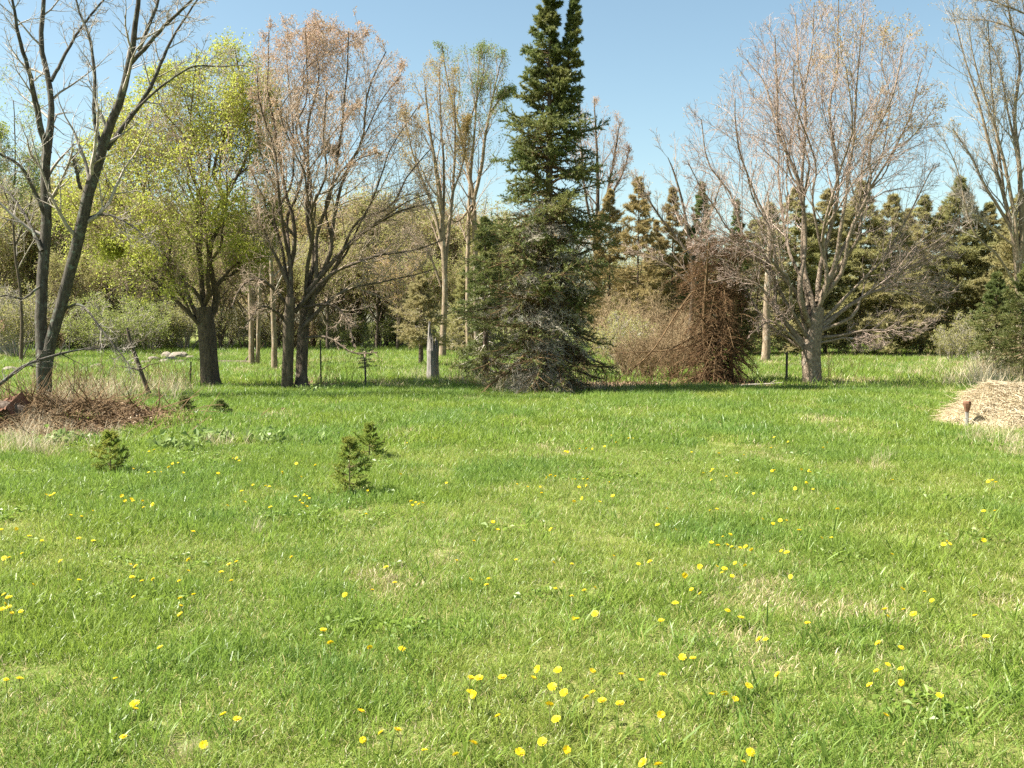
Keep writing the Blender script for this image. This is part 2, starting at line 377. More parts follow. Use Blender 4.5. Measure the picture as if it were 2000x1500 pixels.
def blades(mb, rng, n, rad, h, w, lean=.35, curl=.5, m=0, seg=3):
    a = rng.random(n) * 6.28; r = rad * np.sqrt(rng.random(n)); b = np.stack([r * np.cos(a), r * np.sin(a), np.full(n, -.012)], -1)
    az = rng.random(n) * 6.28; out = np.stack([np.cos(az), np.sin(az), np.zeros(n)], -1)
    d = unit(np.array([0, 0, 1.]) + out * np.abs(rng.normal(0, lean, n))[:, None])
    L = h * rng.uniform(.45, 1.25, n); cu = np.abs(rng.normal(curl, curl * .5, n))
    ta = rng.random(n) * 6.28; side = np.stack([np.cos(ta), np.sin(ta), np.zeros(n)], -1); ww = w * rng.uniform(.6, 1.3, n)
    P = [b]; p = b
    for i in range(seg):
        d = unit(d + (out * .8 - np.array([0, 0, .55])) * (cu / seg)[:, None] * (i + .4)); p = p + d * (L / seg)[:, None]; P.append(p)
    V = []
    wid = [.8, 1., .75, .4][:seg] if seg > 2 else [1., .75]
    for i in range(seg): V += [P[i] - side * (ww * wid[i] * .5)[:, None], P[i] + side * (ww * wid[i] * .5)[:, None]]
    V.append(P[seg]); V = np.stack(V, 1); k = V.shape[1]
    i0 = np.arange(n)[:, None] * k; q = np.concatenate([i0 + [2 * j, 2 * j + 1, 2 * j + 3, 2 * j + 2] for j in range(seg - 1)], 0)
    t = i0 + [2 * seg - 2, 2 * seg - 1, 2 * seg]
    mb.add(V.reshape(-1, 3), t=t, q=q, m=m)

rng = np.random.default_rng(7)
GM = [M['grass'], M['grass_cool'], M['straw']]
def tuft(kind):
    b = MB()
    if kind == 'lawn':  blades(b, rng, 56, .11, rng.uniform(.06, .085), .004, .5, .7, 0); blades(b, rng, 7, .11, .06, .0032, .9, .7, 2)
    if kind == 'cool':  blades(b, rng, 34, .10, rng.uniform(.08, .11), .0048, .45, .6, 1); blades(b, rng, 24, .11, .07, .004, .5, .7, 0); blades(b, rng, 4, .1, .06, .0035, 1., .7, 2)
    if kind == 'wide':  blades(b, rng, 14, .05, rng.uniform(.12, .17), .0075, .5, .6, 1); blades(b, rng, 25, .1, .08, .0045, .5, .7, 0)
    if kind == 'thatch': blades(b, rng, 18, .12, .065, .0038, 1.2, .5, 2); blades(b, rng, 34, .12, .06, .004, .5, .7, 0)
    if kind == 'far':   blades(b, rng, 40, .22, rng.uniform(.09, .13), .011, .45, .7, 0, 2); blades(b, rng, 5, .2, .09, .008, .8, .7, 2, 2)
    if kind == 'farcool': blades(b, rng, 40, .2, rng.uniform(.12, .16), .012, .4, .6, 1, 2); blades(b, rng, 3, .2, .1, .008, .8, .7, 2, 2)
    if kind == 'fardry': blades(b, rng, 22, .22, .12, .009, .9, .6, 2, 2); blades(b, rng, 18, .2, .1, .011, .5, .7, 0, 2)
    if kind == 'weed':
        n = 10; a = rng.random(n) * 6.28; r = .085 * np.sqrt(rng.random(n)); v = quads(rng, np.stack([r * np.cos(a), r * np.sin(a), rng.uniform(.015, .05, n)], -1), .034, 1, 0., flat=2.5, aspect=.62); b.add(v[0], t=v[1], m=1)
        blades(b, rng, 26, .11, .06, .004, .5, .7, 0)
    return b.mesh('grass_tuft', GM)
kinds = ['lawn'] * 6 + ['weed'] * 3 + ['cool'] * 4 + ['wide'] * 3 + ['thatch'] * 3 + ['far'] * 4 + ['farcool'] * 3 + ['fardry'] * 3
protos = [tuft(k) for k in kinds]
KI = {k: [i for i, q in enumerate(kinds) if q == k] for k in set(kinds)}

def vnoise(x, y, s, seed):                                              # smooth value noise for patches
    r = np.random.default_rng(seed).random((64, 64)); u = x * s + 31.7; v = y * s + 17.3
    i = np.floor(u).astype(int); j = np.floor(v).astype(int); f = u - i; g = v - j; f = f * f * (3 - 2 * f); g = g * g * (3 - 2 * g)
    R = lambda a, b: r[a % 64, b % 64]
    return (R(i, j) * (1 - f) + R(i + 1, j) * f) * (1 - g) + (R(i, j + 1) * (1 - f) + R(i + 1, j + 1) * f) * g

def wedge(n, y0, y1, spread=.72, xpad=1.):
    y = np.sqrt(rng.random(n) * (y1 ** 2 - y0 ** 2) + y0 ** 2); x = (rng.random(n) * 2 - 1) * (y * spread + xpad); return x, y
def pick(ks, n): a = np.array(sum([KI[k] for k in ks], [])); return a[rng.integers(0, len(a), n)]
parts = []
for (y0, y1, n, far) in ((1.8, 7, 10000, 0), (7, 13, 15000, 0), (13, 24, 15000, 1), (24, 75, 38000, 2)):
    x, y = wedge(n, y0, y1)
    u = rng.random(n); cool = .5 * vnoise(x, y, .8, 1) + .5 * vnoise(x, y, 2.3, 2); dry = .4 * vnoise(x, y, 1.1, 3) + .6 * vnoise(x, y, 3.7, 4)
    rt = sstep(-1, 4, x + (7 - y) * .3)
    leftcool = sstep(.5, -3, x) * .18 + bump(x, y, -1.9, 4.9, 1.1, .55, .28) + bump(x, y, -3.4, 9, 2.5, 1.2, .10)
    if not far:
        w = pick(['lawn'], n); c = cool + leftcool > .60 + .2 * (u - .5); w = np.where(c, pick(['cool'], n), w)
        w = np.where((u < .16 * rt * sstep(9, 5, y) + .012), pick(['wide'], n), w); w = np.where(dry > .79 - .03 * rt, pick(['thatch'], n), w)
        w = np.where(vnoise(x, y, 1.9, 8) + .3 * rng.random(n) > 1.04, pick(['weed'], n), w)
        sc = rng.uniform(.7, 1.3, n) * (1 + .35 * (cool - .5)) * np.where(y > 7, 1.12, 1)
    else:
        w = pick(['far'], n); c = cool + leftcool * 1.4 + (.12 if far == 1 else -.05) * (y < 26) > .55; w = np.where(c, pick(['farcool'], n), w)
        w = np.where(dry > (.76 if far == 1 else .62), pick(['fardry'], n), w)
        sc = rng.uniform(.75, 1.3, n) * (1. if far == 1 else 1.7)
        if far == 2: sc = sc * np.where(y > 45, 1.3, 1)
    parts.append((x, y, w, sc))
gx, gy, gw, gs = (np.concatenate([p[i] for p in parts]) for i in range(4))
lit = litter(gx, gy); keep = rng.random(len(gx)) > np.clip(lit * 1.9 - .35, 0, .97)
heap_d = ((gx - HEAP_R[0]) / 1.8) ** 2 + ((gy - HEAP_R[1]) / 1.4) ** 2; keep &= heap_d > rng.uniform(.5, .9, len(gx))
gx, gy, gw, gs = gx[keep], gy[keep], gw[keep], gs[keep]
scatter('meadow_grass', 'spring green meadow grass mixed with dry blades', 'grass', protos, np.stack([gx, gy, hgt(gx, gy)], -1), rng.random(len(gx)) * 6.28, gs, gw)
# ------------------------------------------------------------------ trees: builders
def pl(pts, Y, dY=0.):
    n = len(pts); out = []
    for i, p in enumerate(pts):
        yy = Y + (p[2] if len(p) > 2 else dY * i / max(n - 1, 1)); out.append(at(p[0], p[1], yy))
    return np.array(out)

def grow_tree(rng, limbs, env, L2=(14, (22, 42), .42), L3=(8, (25, 50), .42), L4=(4, (25, 55), .5), up=(.35, .25, .15), wig=(.10, .13, .16), S0=16, rmin=.0028, k2=4, lt=.55, t0=.22):
    P = []; R = []
    for pts, rad in limbs:
        a, b = resample(pts, rad, S0); a[2:] += np.cumsum(rng.normal(0, .012, a[2:].shape), 0) * min(1., rad[0] * 14); P.append(a); R.append(b)
    P = np.stack(P); R = np.stack(R)
    P2, R2 = spawn(rng, P, R, L2[0], t0, 1., L2[1], L2[2], lt, 7, up[0], wig[0], .45, rmin * 1.5, env=env)
    P3, R3 = spawn(rng, P2, R2, L3[0], .12, 1., L3[1], L3[2], lt, 3, up[1], wig[1], .6, rmin * 1.2, env=env)
    P4, R4 = spawn(rng, P3, R3, L4[0], .15, 1., L4[1], L4[2], lt * .8, 1, up[2], wig[2], .7, rmin, env=env, lmin=.10)
    return (P, R), (P2, R2), (P3, R3), (P4, R4)

def bez(s, e, side=.62, rise=.36):
    s = np.asarray(s, float); e = np.asarray(e, float); c = s + (e - s) * np.array([side, side, rise])
    t = np.linspace(0, 1, 7)[:, None]; return s * (1 - t) ** 2 + 2 * c * t * (1 - t) + e * t * t

def tree_object(name, label, cat, base, lv, bark, twig, leaf=None, leafv=None, group=None, k0=8, extra=None, trunkparts=()):
    root = thing(name, label, cat, base, group)
    tr = MB(); tubes(tr, *lv[0], k0)
    for P, R in trunkparts: tubes(tr, P, R, 20, lobe=.11)
    tr.build('trunk', bark, root, base, True)
    cr = MB(); tubes(cr, *lv[1], 4); tubes(cr, *lv[2], 3); tubes(cr, *lv[3], 3)
    cr.build('crown', twig, root, base, True)
    if leaf is not None:
        lf = MB(); lf.add(leafv[0], t=leafv[1]); lf.build('foliage', leaf, root, base)
    return root

def crook(rng, p, k=.022):
    L = np.linalg.norm(p[-1] - p[0]); q = p.copy(); q[1:-1] += rng.normal(0, k * L, q[1:-1].shape); return q
def fork_limbs(rng, targets, start, nprim, Y, wk=.8, t=(.2, .5), side=(.4, .6), rise=(.38, .5)):
    """main limbs leave the trunk, the others fork off the limb that points most nearly their way"""
    order = list(np.linspace(0, len(targets) - 1, nprim).astype(int)); order += [i for i in range(len(targets)) if i not in order]; limbs = []
    for n, i in enumerate(order):
        tg = targets[i]; e = at(tg[0], tg[1], Y + tg[2])
        if n < nprim:
            s = start(tg); limbs.append((crook(rng, bez(s, e, rng.uniform(*side), rng.uniform(*rise))), taper(tg[3] * wk, 2.)))
        else:
            j = min(range(len(limbs)), key=lambda q: np.linalg.norm(limbs[q][0][-1] - e)); pp, rr = resample(limbs[j][0], limbs[j][1], 20); k = int(20 * rng.uniform(*t)); s = pp[k]; tn = unit(pp[k + 1] - pp[k])
            c = s + tn * np.linalg.norm(e - s) * .42; u = np.linspace(0, 1, 7)[:, None]; path = s * (1 - u) ** 2 + 2 * c * u * (1 - u) + e * u * u
            r0 = rr[k] * .78; v = np.linspace(0, 1, 7); limbs.append((crook(rng, path), r0 * (1 - v ** .75) + rp(1.8) * v ** .75))
    return limbs
def trunk_path(pts, rad, s=12, flare=1.5):
    a, b = resample(pts, rad, s); b = b.copy(); b[0] *= flare; b[1] *= 1 + (flare - 1) * .3; return a[None], b[None]

# ---- double-stemmed bare tree by the brush heap
rng = np.random.default_rng(11)
Y = ground_y(782); PXM = Y / FPX
RS = .41
def rp(px): return px * PXM * RS
def taper(a, b): t = np.linspace(0, 1, 7); return rp(a) * (1 - t ** .75) + rp(b) * t ** .75
base = at(87, 782, Y); base[2] = hgt(base[0], base[1])
tk = trunk_path(pl([(86, 800), (86, 760), (85, 720), (90, 684)], Y), [rp(36), rp(34), rp(33), rp(36)], 8, 1.25)
limbs = [
 (pl([(84, 735), (80, 650), (80, 600), (86, 500), (90, 420), (92, 340), (97, 280), (103, 230), (100, 165), (90, 120), (84, 75), (88, 0), (92, -90)], Y, .6), [rp(w) for w in (30, 29, 28, 26, 25, 24, 22, 15, 14, 13, 12, 10, 6)]),
 (pl([(90, 735), (100, 660), (118, 600), (143, 500), (160, 420), (180, 345), (197, 285), (214, 240), (236, 185), (249, 135), (256, 95), (263, 40), (268, -60)], Y, -.6), [rp(w) for w in (26, 28, 28, 28, 28, 26, 24, 21, 18, 16, 14, 12, 7)]),
 (pl([(95, 300), (78, 245), (66, 190), (60, 150), (40, 92), (28, 30), (15, -40)], Y, -.8), [rp(w) for w in (18, 15, 13, 11, 9, 7, 4)]),
 (pl([(100, 158), (118, 125), (138, 92), (158, 58), (192, 18), (225, -20)], Y, .9), [rp(w) for w in (9, 8, 7, 6, 5, 3)]),
 (pl([(88, 420), (62, 370), (38, 325), (4, 300), (-40, 280)], Y, -.6), [rp(w) for w in (11, 9, 7, 6, 3)]),
 (pl([(82, 490), (50, 430), (20, 385), (-20, 350)], Y, .8), [rp(w) for w in (10, 8, 7, 4)]),
 (pl([(196, 282), (183, 235), (184, 175), (180, 120), (170, 70), (148, 10), (140, -30)], Y, .5), [rp(w) for w in (11, 10, 9, 8, 6, 5, 3)]),
 (pl([(208, 292), (245, 240), (272, 200), (300, 155), (322, 110), (345, 70), (400, -10)], Y, .7), [rp(w) for w in (13, 12, 11, 9, 8, 6, 4)]),
 (pl([(262, 218), (300, 180), (345, 147), (378, 130), (430, 130), (480, 128)], Y, -.5), [rp(w) for w in (7, 6, 5, 4.5, 3, 2)]),
 (pl([(255, 125), (285, 90), (330, 45), (384, 0), (420, -30)], Y, -.6), [rp(w) for w in (11, 10, 8, 6, 4)]),
 (pl([(272, 100), (300, 20), (320, -40)], Y, .3), [rp(w) for w in (10, 8, 5)]),
 (pl([(168, 428), (192, 420), (215, 421), (262, 448), (300, 480)], Y, -.9), [rp(w) for w in (7, 6, 5, 4, 2)]),
 (pl([(128, 602), (160, 598), (200, 640), (240, 690), (262, 720)], Y, -.9), [rp(w) for w in (7, 6, 5, 4, 2)]),
 (pl([(78, 560), (45, 585), (10, 578), (-30, 590)], Y, -.7), [rp(w) for w in (6, 5, 4, 2)]),
 (pl([(158, 370), (150, 330), (148, 308)], Y, -.2), [rp(w) for w in (9, 8, 4)]),
]
lv = grow_tree(rng, limbs, None, (12, (30, 60), .30), (7, (30, 60), .42), (3, (25, 60), .5), up=(.25, .2, .1), wig=(.14, .16, .18), S0=22, t0=.3)
tree_object('bare_tree', 'tall leafless tree with two lichen-grey stems rising from the brush heap', 'tree', base, lv, M['bark_lichen'], M['twig_grey'], trunkparts=[tk])

# ---- maple in yellow-green flower
RS = .5
rng = np.random.default_rng(12)
Y = ground_y(756); PXM = Y / FPX
base = at(410, 756, Y); base[2] = hgt(base[0], base[1])
env = envelope([(66, 440, 500), (110, 385, 530), (150, 290, 548), (200, 205, 556), (300, 160, 556), (400, 110, 550), (500, 120, 535), (560, 180, 515), (610, 310, 470), (650, 340, 450)], Y, ds=.8)
tk = trunk_path(pl([(412, 772), (410, 745), (407, 700), (402, 640), (398, 600)], Y), [rp(42), rp(38), rp(34), rp(32), rp(30)], 10, 1.4)
S0 = at(400, 625, Y)
limbs = fork_limbs(rng, [(455, 90, -.3, 20), (500, 130, .5, 15), (345, 150, .3, 22), (400, 110, .9, 15), (250, 215, -.5, 17), (210, 260, .6, 14), (300, 180, 1.3, 14), (170, 340, 0, 13), (150, 420, .5, 11), (530, 230, .8, 14), (545, 330, -.3, 13), (535, 430, .4, 11), (510, 500, -.8, 9), (360, 300, -1.6, 14), (440, 330, -1.7, 13), (280, 400, -1.6, 11), (380, 260, 1.8, 14), (470, 170, -1., 14), (230, 190, .2, 13), (305, 140, -.6, 13), (385, 90, .1, 12), (520, 170, -.4, 12), (190, 300, -.8, 11), (140, 390, -.4, 9), (215, 470, -.6, 9), (500, 500, .5, 8), (300, 470, -1.4, 8)], lambda g: S0 + np.array([0, 0, rng.uniform(-.3, .5)]), 8, Y, .85, rise=(.3, .5))
lv = grow_tree(rng, limbs, env, (16, (25, 60), .34), (7, (30, 60), .5), (4, (30, 60), .5), lt=.1, t0=.25, up=(.1, .1, 0), wig=(.13, .15, .18), rmin=.003)
tips = np.concatenate([lv[3][0][:, -1], lv[2][0][:, -1]]); inside = env(tips) & (tips[:, 2] > at(0, 640, Y)[2]); tips = tips[inside]
dens = .6 * vnoise(tips[:, 0] + tips[:, 1] * .8, tips[:, 2] - .4 * tips[:, 1], 1.5, 21) + .4 * vnoise(tips[:, 0] - tips[:, 1] * .7, tips[:, 2], 3.2, 22); tips = tips[dens + rng.random(len(tips)) * .3 > .50]
lf = quads(rng, tips, .058, 5, .07, flat=.5)
tree_object('maple_tree', 'maple in fresh yellow-green blossom with a dark stout trunk', 'tree', base, lv, M['bark_dark'], M['twig_tan'], M['leaf_yellow'], lf, trunkparts=[tk])

# ---- red-budded maple on two trunks
rng = np.random.default_rng(13)
Y = ground_y(764); PXM = Y / FPX
base = at(575, 764, Y); base[2] = hgt(base[0], base[1])
env = envelope([(36, 560, 690), (60, 505, 735), (120, 488, 790), (200, 486, 825), (300, 490, 845), (400, 480, 850), (500, 470, 845), (600, 465, 760), (650, 490, 700), (690, 540, 640)], Y, ds=.85)
tk1 = trunk_path(pl([(562, 782), (561, 755), (563, 690), (564, 640), (568, 580)], Y, -.3), [rp(w) for w in (25, 22, 21, 21, 18)], 10, 1.2)
tk2 = trunk_path(pl([(592, 768), (590, 745), (591, 690), (594, 640), (600, 580)], Y, .5), [rp(w) for w in (26, 23, 22, 21, 18)], 10, 1.4)
limbs = fork_limbs(rng, [(525, 60, 0, 15), (560, 55, .9, 13), (505, 130, -.6, 12), (600, 50, -.5, 15), (640, 45, .6, 14), (680, 55, -.3, 14), (715, 70, 1., 13), (755, 105, -.5, 13), (785, 150, .4, 12), (815, 210, -.7, 12), (835, 290, .5, 11), (840, 380, -.3, 10), (495, 230, .5, 11), (490, 330, -.8, 10), (540, 200, -1.5, 12), (640, 180, -1.8, 12), (700, 200, 1.9, 12), (600, 160, 1.9, 12), (740, 300, -1.8, 10), (660, 300, 2., 10), (620, 110, 0, 14)], lambda g: at(569 if g[0] < 615 else 598, rng.uniform(570, 640), Y + (-.1 if g[0] < 615 else .35)), 9, Y, .8)
for (pts, w) in [([(590, 640), (640, 590), (690, 560), (760, 545), (850, 520)], 9), ([(575, 610), (640, 540), (730, 500), (800, 490), (870, 465)], 9), ([(565, 600), (530, 560), (500, 545), (470, 560), (455, 600)], 8), ([(567, 640), (540, 610), (510, 600), (480, 640)], 7), ([(592, 600), (650, 600), (680, 640), (690, 680)], 6), ([(600, 570), (680, 480), (770, 420), (850, 400)], 10), ([(596, 660), (640, 660), (690, 690), (740, 690)], 5), ([(566, 560), (530, 480), (505, 420)], 9)]:
    limbs.append((pl(pts, Y, rng.uniform(-1.4, .4)), np.linspace(rp(w), rp(1.8), len(pts))))
lv = grow_tree(rng, limbs, env, (14, (22, 46), .37), (8, (25, 52), .46), (4, (25, 55), .52), up=(.12, .12, .08), wig=(.11, .14, .17), rmin=.0026, t0=.33, lt=.4)
tips = np.concatenate([lv[3][0][:, -1], lv[3][0].mean(1)]); hz = at(0, 430, Y)[2]; top = at(0, 60, Y)[2]
pr = np.clip((tips[:, 2] - hz) / (top - hz), 0, 1); cl = vnoise(tips[:, 0] + tips[:, 1] * .5, tips[:, 2], 1.3, 23)
tips = tips[rng.random(len(tips)) < pr * np.clip(cl * 2 - .35, .08, 1) ]
lf = quads(rng, tips, .036, 3, .035)
tree_object('maple_tree', 'maple on two grey trunks with a haze of red buds in its bare crown', 'tree', base, lv, M['bark_dark'], M['twig_tan'], M['bud_red'], lf, trunkparts=[tk1, tk2])

# ---- wide bare birch
rng = np.random.default_rng(14)
Y = ground_y(754); PXM = Y / FPX
base = at(1587, 754, Y); base[2] = hgt(base[0], base[1])
env = envelope([(-8, 1560, 1700), (20, 1500, 1740), (60, 1450, 1795), (120, 1420, 1815), (200, 1340, 1830), (300, 1325, 1840), (400, 1320, 1885), (500, 1350, 1880), (600, 1430, 1870), (660, 1470, 1780), (700, 1540, 1650)], Y, ds=.85)
tk = trunk_path(pl([(1588, 772), (1586, 745), (1584, 715), (1583, 690), (1590, 650), (1596, 600)], Y), [rp(w) for w in (38, 36, 36, 36, 30, 24)], 10, 1.25)
limbs = fork_limbs(rng, [(1510, 70, 0, 17, 1583, 640), (1545, 30, .8, 15, 1590, 600), (1590, 5, -.5, 17, 1597, 590), (1640, 0, .5, 15, 1598, 590), (1690, 25, -.3, 15, 1600, 590), (1730, 55, .8, 14, 1600, 600), (1770, 80, -.6, 14, 1600, 590), (1800, 130, .3, 12, 1600, 600), (1820, 220, -.6, 11, 1598, 620), (1828, 320, .5, 10, 1595, 640), (1460, 120, .6, 15, 1580, 640), (1430, 190, -.5, 14, 1575, 660), (1370, 230, .3, 13, 1570, 670), (1345, 320, -.4, 11, 1570, 670), (1340, 420, .6, 9, 1565, 680), (1870, 420, -.3, 10, 1595, 650), (1550, 120, -1.9, 14, 1588, 620), (1650, 130, -2., 14, 1596, 610), (1720, 170, 2., 13, 1598, 600), (1600, 110, 2.1, 13, 1594, 610), (1500, 190, 1.9, 13, 1582, 640), (1740, 300, -1.9, 11, 1596, 640), (1460, 330, -1.9, 11, 1576, 660)], lambda g: at(g[4], g[5], Y), 15, Y, .78, side=(.42, .62), rise=(.34, .46))
for (pts, w) in [([(1595, 650), (1660, 600), (1720, 570), (1790, 560), (1870, 565)], 9), ([(1597, 640), (1670, 590), (1740, 540), (1800, 510), (1870, 490)], 8), ([(1598, 660), (1640, 655), (1700, 645), (1770, 650), (1830, 640)], 7), ([(1570, 680), (1520, 610), (1490, 560), (1440, 540), (1390, 550)], 9), ([(1575, 690), (1530, 640), (1500, 625), (1460, 650)], 7), ([(1600, 670), (1660, 660), (1720, 680)], 5), ([(1578, 660), (1520, 560), (1480, 480), (1400, 470), (1350, 480)], 8)]:
    limbs.append((pl(pts, Y, rng.uniform(-1.5, .8)), np.linspace(rp(w), rp(1.8), len(pts))))
lv = grow_tree(rng, limbs, env, (15, (22, 46), .37), (9, (25, 52), .46), (4, (25, 55), .52), up=(.12, .1, .05), wig=(.11, .14, .17), rmin=.0026, t0=.33, lt=.4)
tips = lv[3][0][:, -1]; ez = at(0, 300, Y)[2]; ex = at(1600, 0, Y)[0]
cl = vnoise(tips[:, 0] + tips[:, 1] * .5, tips[:, 2], 1.1, 29)
tips = tips[(tips[:, 2] > ez) & (rng.random(len(tips)) < np.clip(cl * 3 - 1.6, 0, 1) * sstep(ex - .8, ex + .6, tips[:, 0]) * .7 + .03)]
lf = quads(rng, tips, .042, 3, .04)
tree_object('birch_tree', 'broad bare birch with many tan limbs fanning from one short trunk', 'tree', base, lv, M['bark_birch'], M['twig_red'], M['bud_orange'], lf, trunkparts=[tk])

# ---- tall bare trees behind: orange-budded, pale green, edge of frame
def tall_tree(seed, name, label, stems, Y, envr, bark, twig, leaf=None, lsize=.04, lprob=.5, n2=(16, (20, 42), .3), n3=(8, (25, 45), .45), n4=(4, (25, 50), .5), basepx=None, lz=.35, rmin=.0035):
    rng = np.random.default_rng(seed); PX = Y / FPX
    limbs = [(pl([(p[0], p[1]) for p in s], Y, rng.uniform(-.8, .8) if i else 0), [max(p[2] * PX * (.30 if seed == 33 else .40), .008) for p in s]) for i, s in enumerate(stems)]
    env = envelope(envr, Y, ds=.9) if envr else None
    base = limbs[0][0][0].copy(); base[2] = hgt(base[0], base[1]); limbs[0][0][0][2] = base[2] - .2; limbs[0][1][0] *= 1.25
    lv = grow_tree(rng, limbs, env, n2, n3, n4, S0=20, t0=.35, rmin=rmin)
    leafv = None
    if leaf is not None:
        tips = lv[3][0][:, -1]; z0, z1 = tips[:, 2].min(), tips[:, 2].max(); q = (tips[:, 2] - z0) / (z1 - z0)
        cl = vnoise(tips[:, 0], tips[:, 2], .9, seed); tips = tips[(q > lz) & (rng.random(len(tips)) < lprob * np.clip(cl * 2 - .2, .1, 1))]
        leafv = quads(rng, tips, lsize, 5, lsize * 1.3)
    return tree_object(name, label, 'tree', base, lv, bark, twig, leaf if leafv is not None else None, leafv, k0=7)
tall_tree(31, 'maple_tree', 'slender tall maple with orange-brown buds standing behind the broken stump', [
  [(864, 702, 16), (866, 640, 15), (868, 560, 14), (866, 480, 13), (862, 400, 11), (850, 320, 9), (838, 240, 6), (832, 170, 3)],
  [(868, 560, 9), (874, 480, 9), (882, 400, 8), (888, 320, 6), (890, 240, 4), (886, 170, 2.5)], [(867, 500, 7), (850, 420, 7), (828, 360, 6), (806, 300, 4), (790, 230, 2.5)],
  [(866, 430, 7), (868, 330, 6), (860, 220, 4), (858, 130, 2)], [(884, 380, 5), (905, 310, 4), (915, 230, 2)], [(862, 560, 6), (840, 500, 5), (815, 470, 4), (790, 450, 2)]],
  44, [(110, 825, 890), (160, 790, 905), (240, 770, 915), (350, 770, 925), (480, 780, 930), (580, 800, 920)], M['bark_pale'], M['twig_tan'], M['bud_orange'], .06, 1.6)
tall_tree(32, 'poplar_tree', 'tall forked poplar misted with pale green leaves beside the big spruce', [
  [(932, 700, 15), (930, 600, 14), (930, 500, 13), (928, 430, 12), (926, 385, 12), (915, 330, 9), (900, 260, 7), (884, 200, 5), (870, 130, 3), (864, 90, 2)],
  [(926, 388, 10), (940, 330, 9), (950, 260, 7), (962, 200, 5), (975, 140, 3), (985, 100, 2)], [(914, 690, 11), (914, 560, 10), (914, 440, 9), (918, 330, 7), (925, 240, 5), (930, 170, 3.5), (935, 95, 2)],
  [(904, 275, 5), (925, 210, 4), (940, 150, 3), (945, 100, 2)], [(922, 400, 6), (895, 430, 5), (875, 420, 3)], [(958, 220, 4), (980, 190, 3), (1000, 180, 2)]],
  46, [(85, 850, 970), (120, 845, 1000), (200, 850, 1010), (300, 860, 1010), (420, 860, 990), (560, 870, 980)], M['bark_pale'], M['twig_tan'], M['leaf_pale'], .06, 1.6)
tall_tree(33, 'bare_tree', 'pale-limbed bare tree towering behind the young firs', [
  [(1996, 700, 26), (1992, 600, 24), (1985, 480, 18), (1970, 400, 13), (1950, 330, 11), (1928, 250, 9), (1905, 170, 6), (1880, 90, 4), (1860, 20, 2)],
  [(1990, 560, 20), (1996, 440, 18), (1990, 330, 15), (1980, 220, 11), (1990, 120, 8), (1970, 30, 5), (1965, -40, 3)], [(1986, 470, 12), (1960, 420, 11), (1925, 370, 9), (1890, 300, 6), (1858, 250, 3)],
  [(2055, 180, 8), (2020, 90, 7), (1975, 55, 5), (1925, 40, 4), (1870, 38, 2)], [(2058, 60, 7), (2000, 25, 6), (1940, 0, 4), (1890, -10, 2)], [(2005, 500, 18), (2030, 400, 15), (2050, 250, 11), (2060, 100, 7), (2050, -30, 4)], [(1960, 370, 9), (1945, 250, 7), (1935, 140, 5), (1930, 40, 3)], [(1985, 300, 8), (1965, 200, 6), (1945, 110, 4), (1915, 60, 2)], [(1980, 480, 9), (1930, 440, 7), (1895, 400, 4), (1870, 380, 2)], [(1992, 520, 14), (1978, 400, 12), (1955, 290, 9), (1925, 200, 6), (1900, 110, 4), (1890, 50, 2)], [(1990, 450, 10), (2010, 330, 9), (2005, 210, 7), (2015, 100, 5), (2000, 0, 3)], [(1985, 560, 9), (1950, 500, 8), (1905, 450, 6), (1875, 330, 4), (1850, 270, 2)]],
  38, None, M['bark_pale'], M['twig_grey'], M['bud_orange'], .045, .18, (22, (18, 38), .24), (9, (25, 45), .42), (4, (25, 50), .5))
tall_tree(34, 'bare_tree', 'round reddish bare tree top showing beyond the big spruce', [
  [(1165, 690, 14), (1165, 560, 13), (1165, 450, 11), (1168, 350, 8), (1165, 260, 5), (1160, 195, 2)], [(1165, 460, 8), (1185, 380, 7), (1200, 300, 5), (1210, 240, 2)], [(1165, 440, 7), (1195, 380, 6), (1220, 330, 4), (1230, 290, 2)],
  [(1165, 480, 7), (1145, 380, 6), (1135, 300, 4), (1130, 230, 2)]],
  52, [(190, 1120, 1190), (230, 1100, 1225), (300, 1100, 1238), (380, 1110, 1225), (480, 1120, 1200)], M['bark_dark'], M['twig_red'], M['bud_red'], .05, .8)
tall_tree(35, 'bare_tree', 'spindly dark bare tree between the spruce and the birch', [
  [(1345, 700, 12), (1350, 600, 11), (1352, 520, 9), (1340, 440, 7), (1322, 360, 5), (1305, 310, 2)], [(1350, 540, 7), (1370, 460, 6), (1395, 390, 4), (1410, 340, 2)], [(1350, 500, 6), (1300, 440, 5), (1265, 390, 4), (1240, 345, 2)], [(1352, 560, 5), (1290, 510, 4), (1230, 490, 2)]],
  36, None, M['bark_dark'], M['twig_red'], M['bud_orange'], .04, .15, (12, (20, 40), .3))

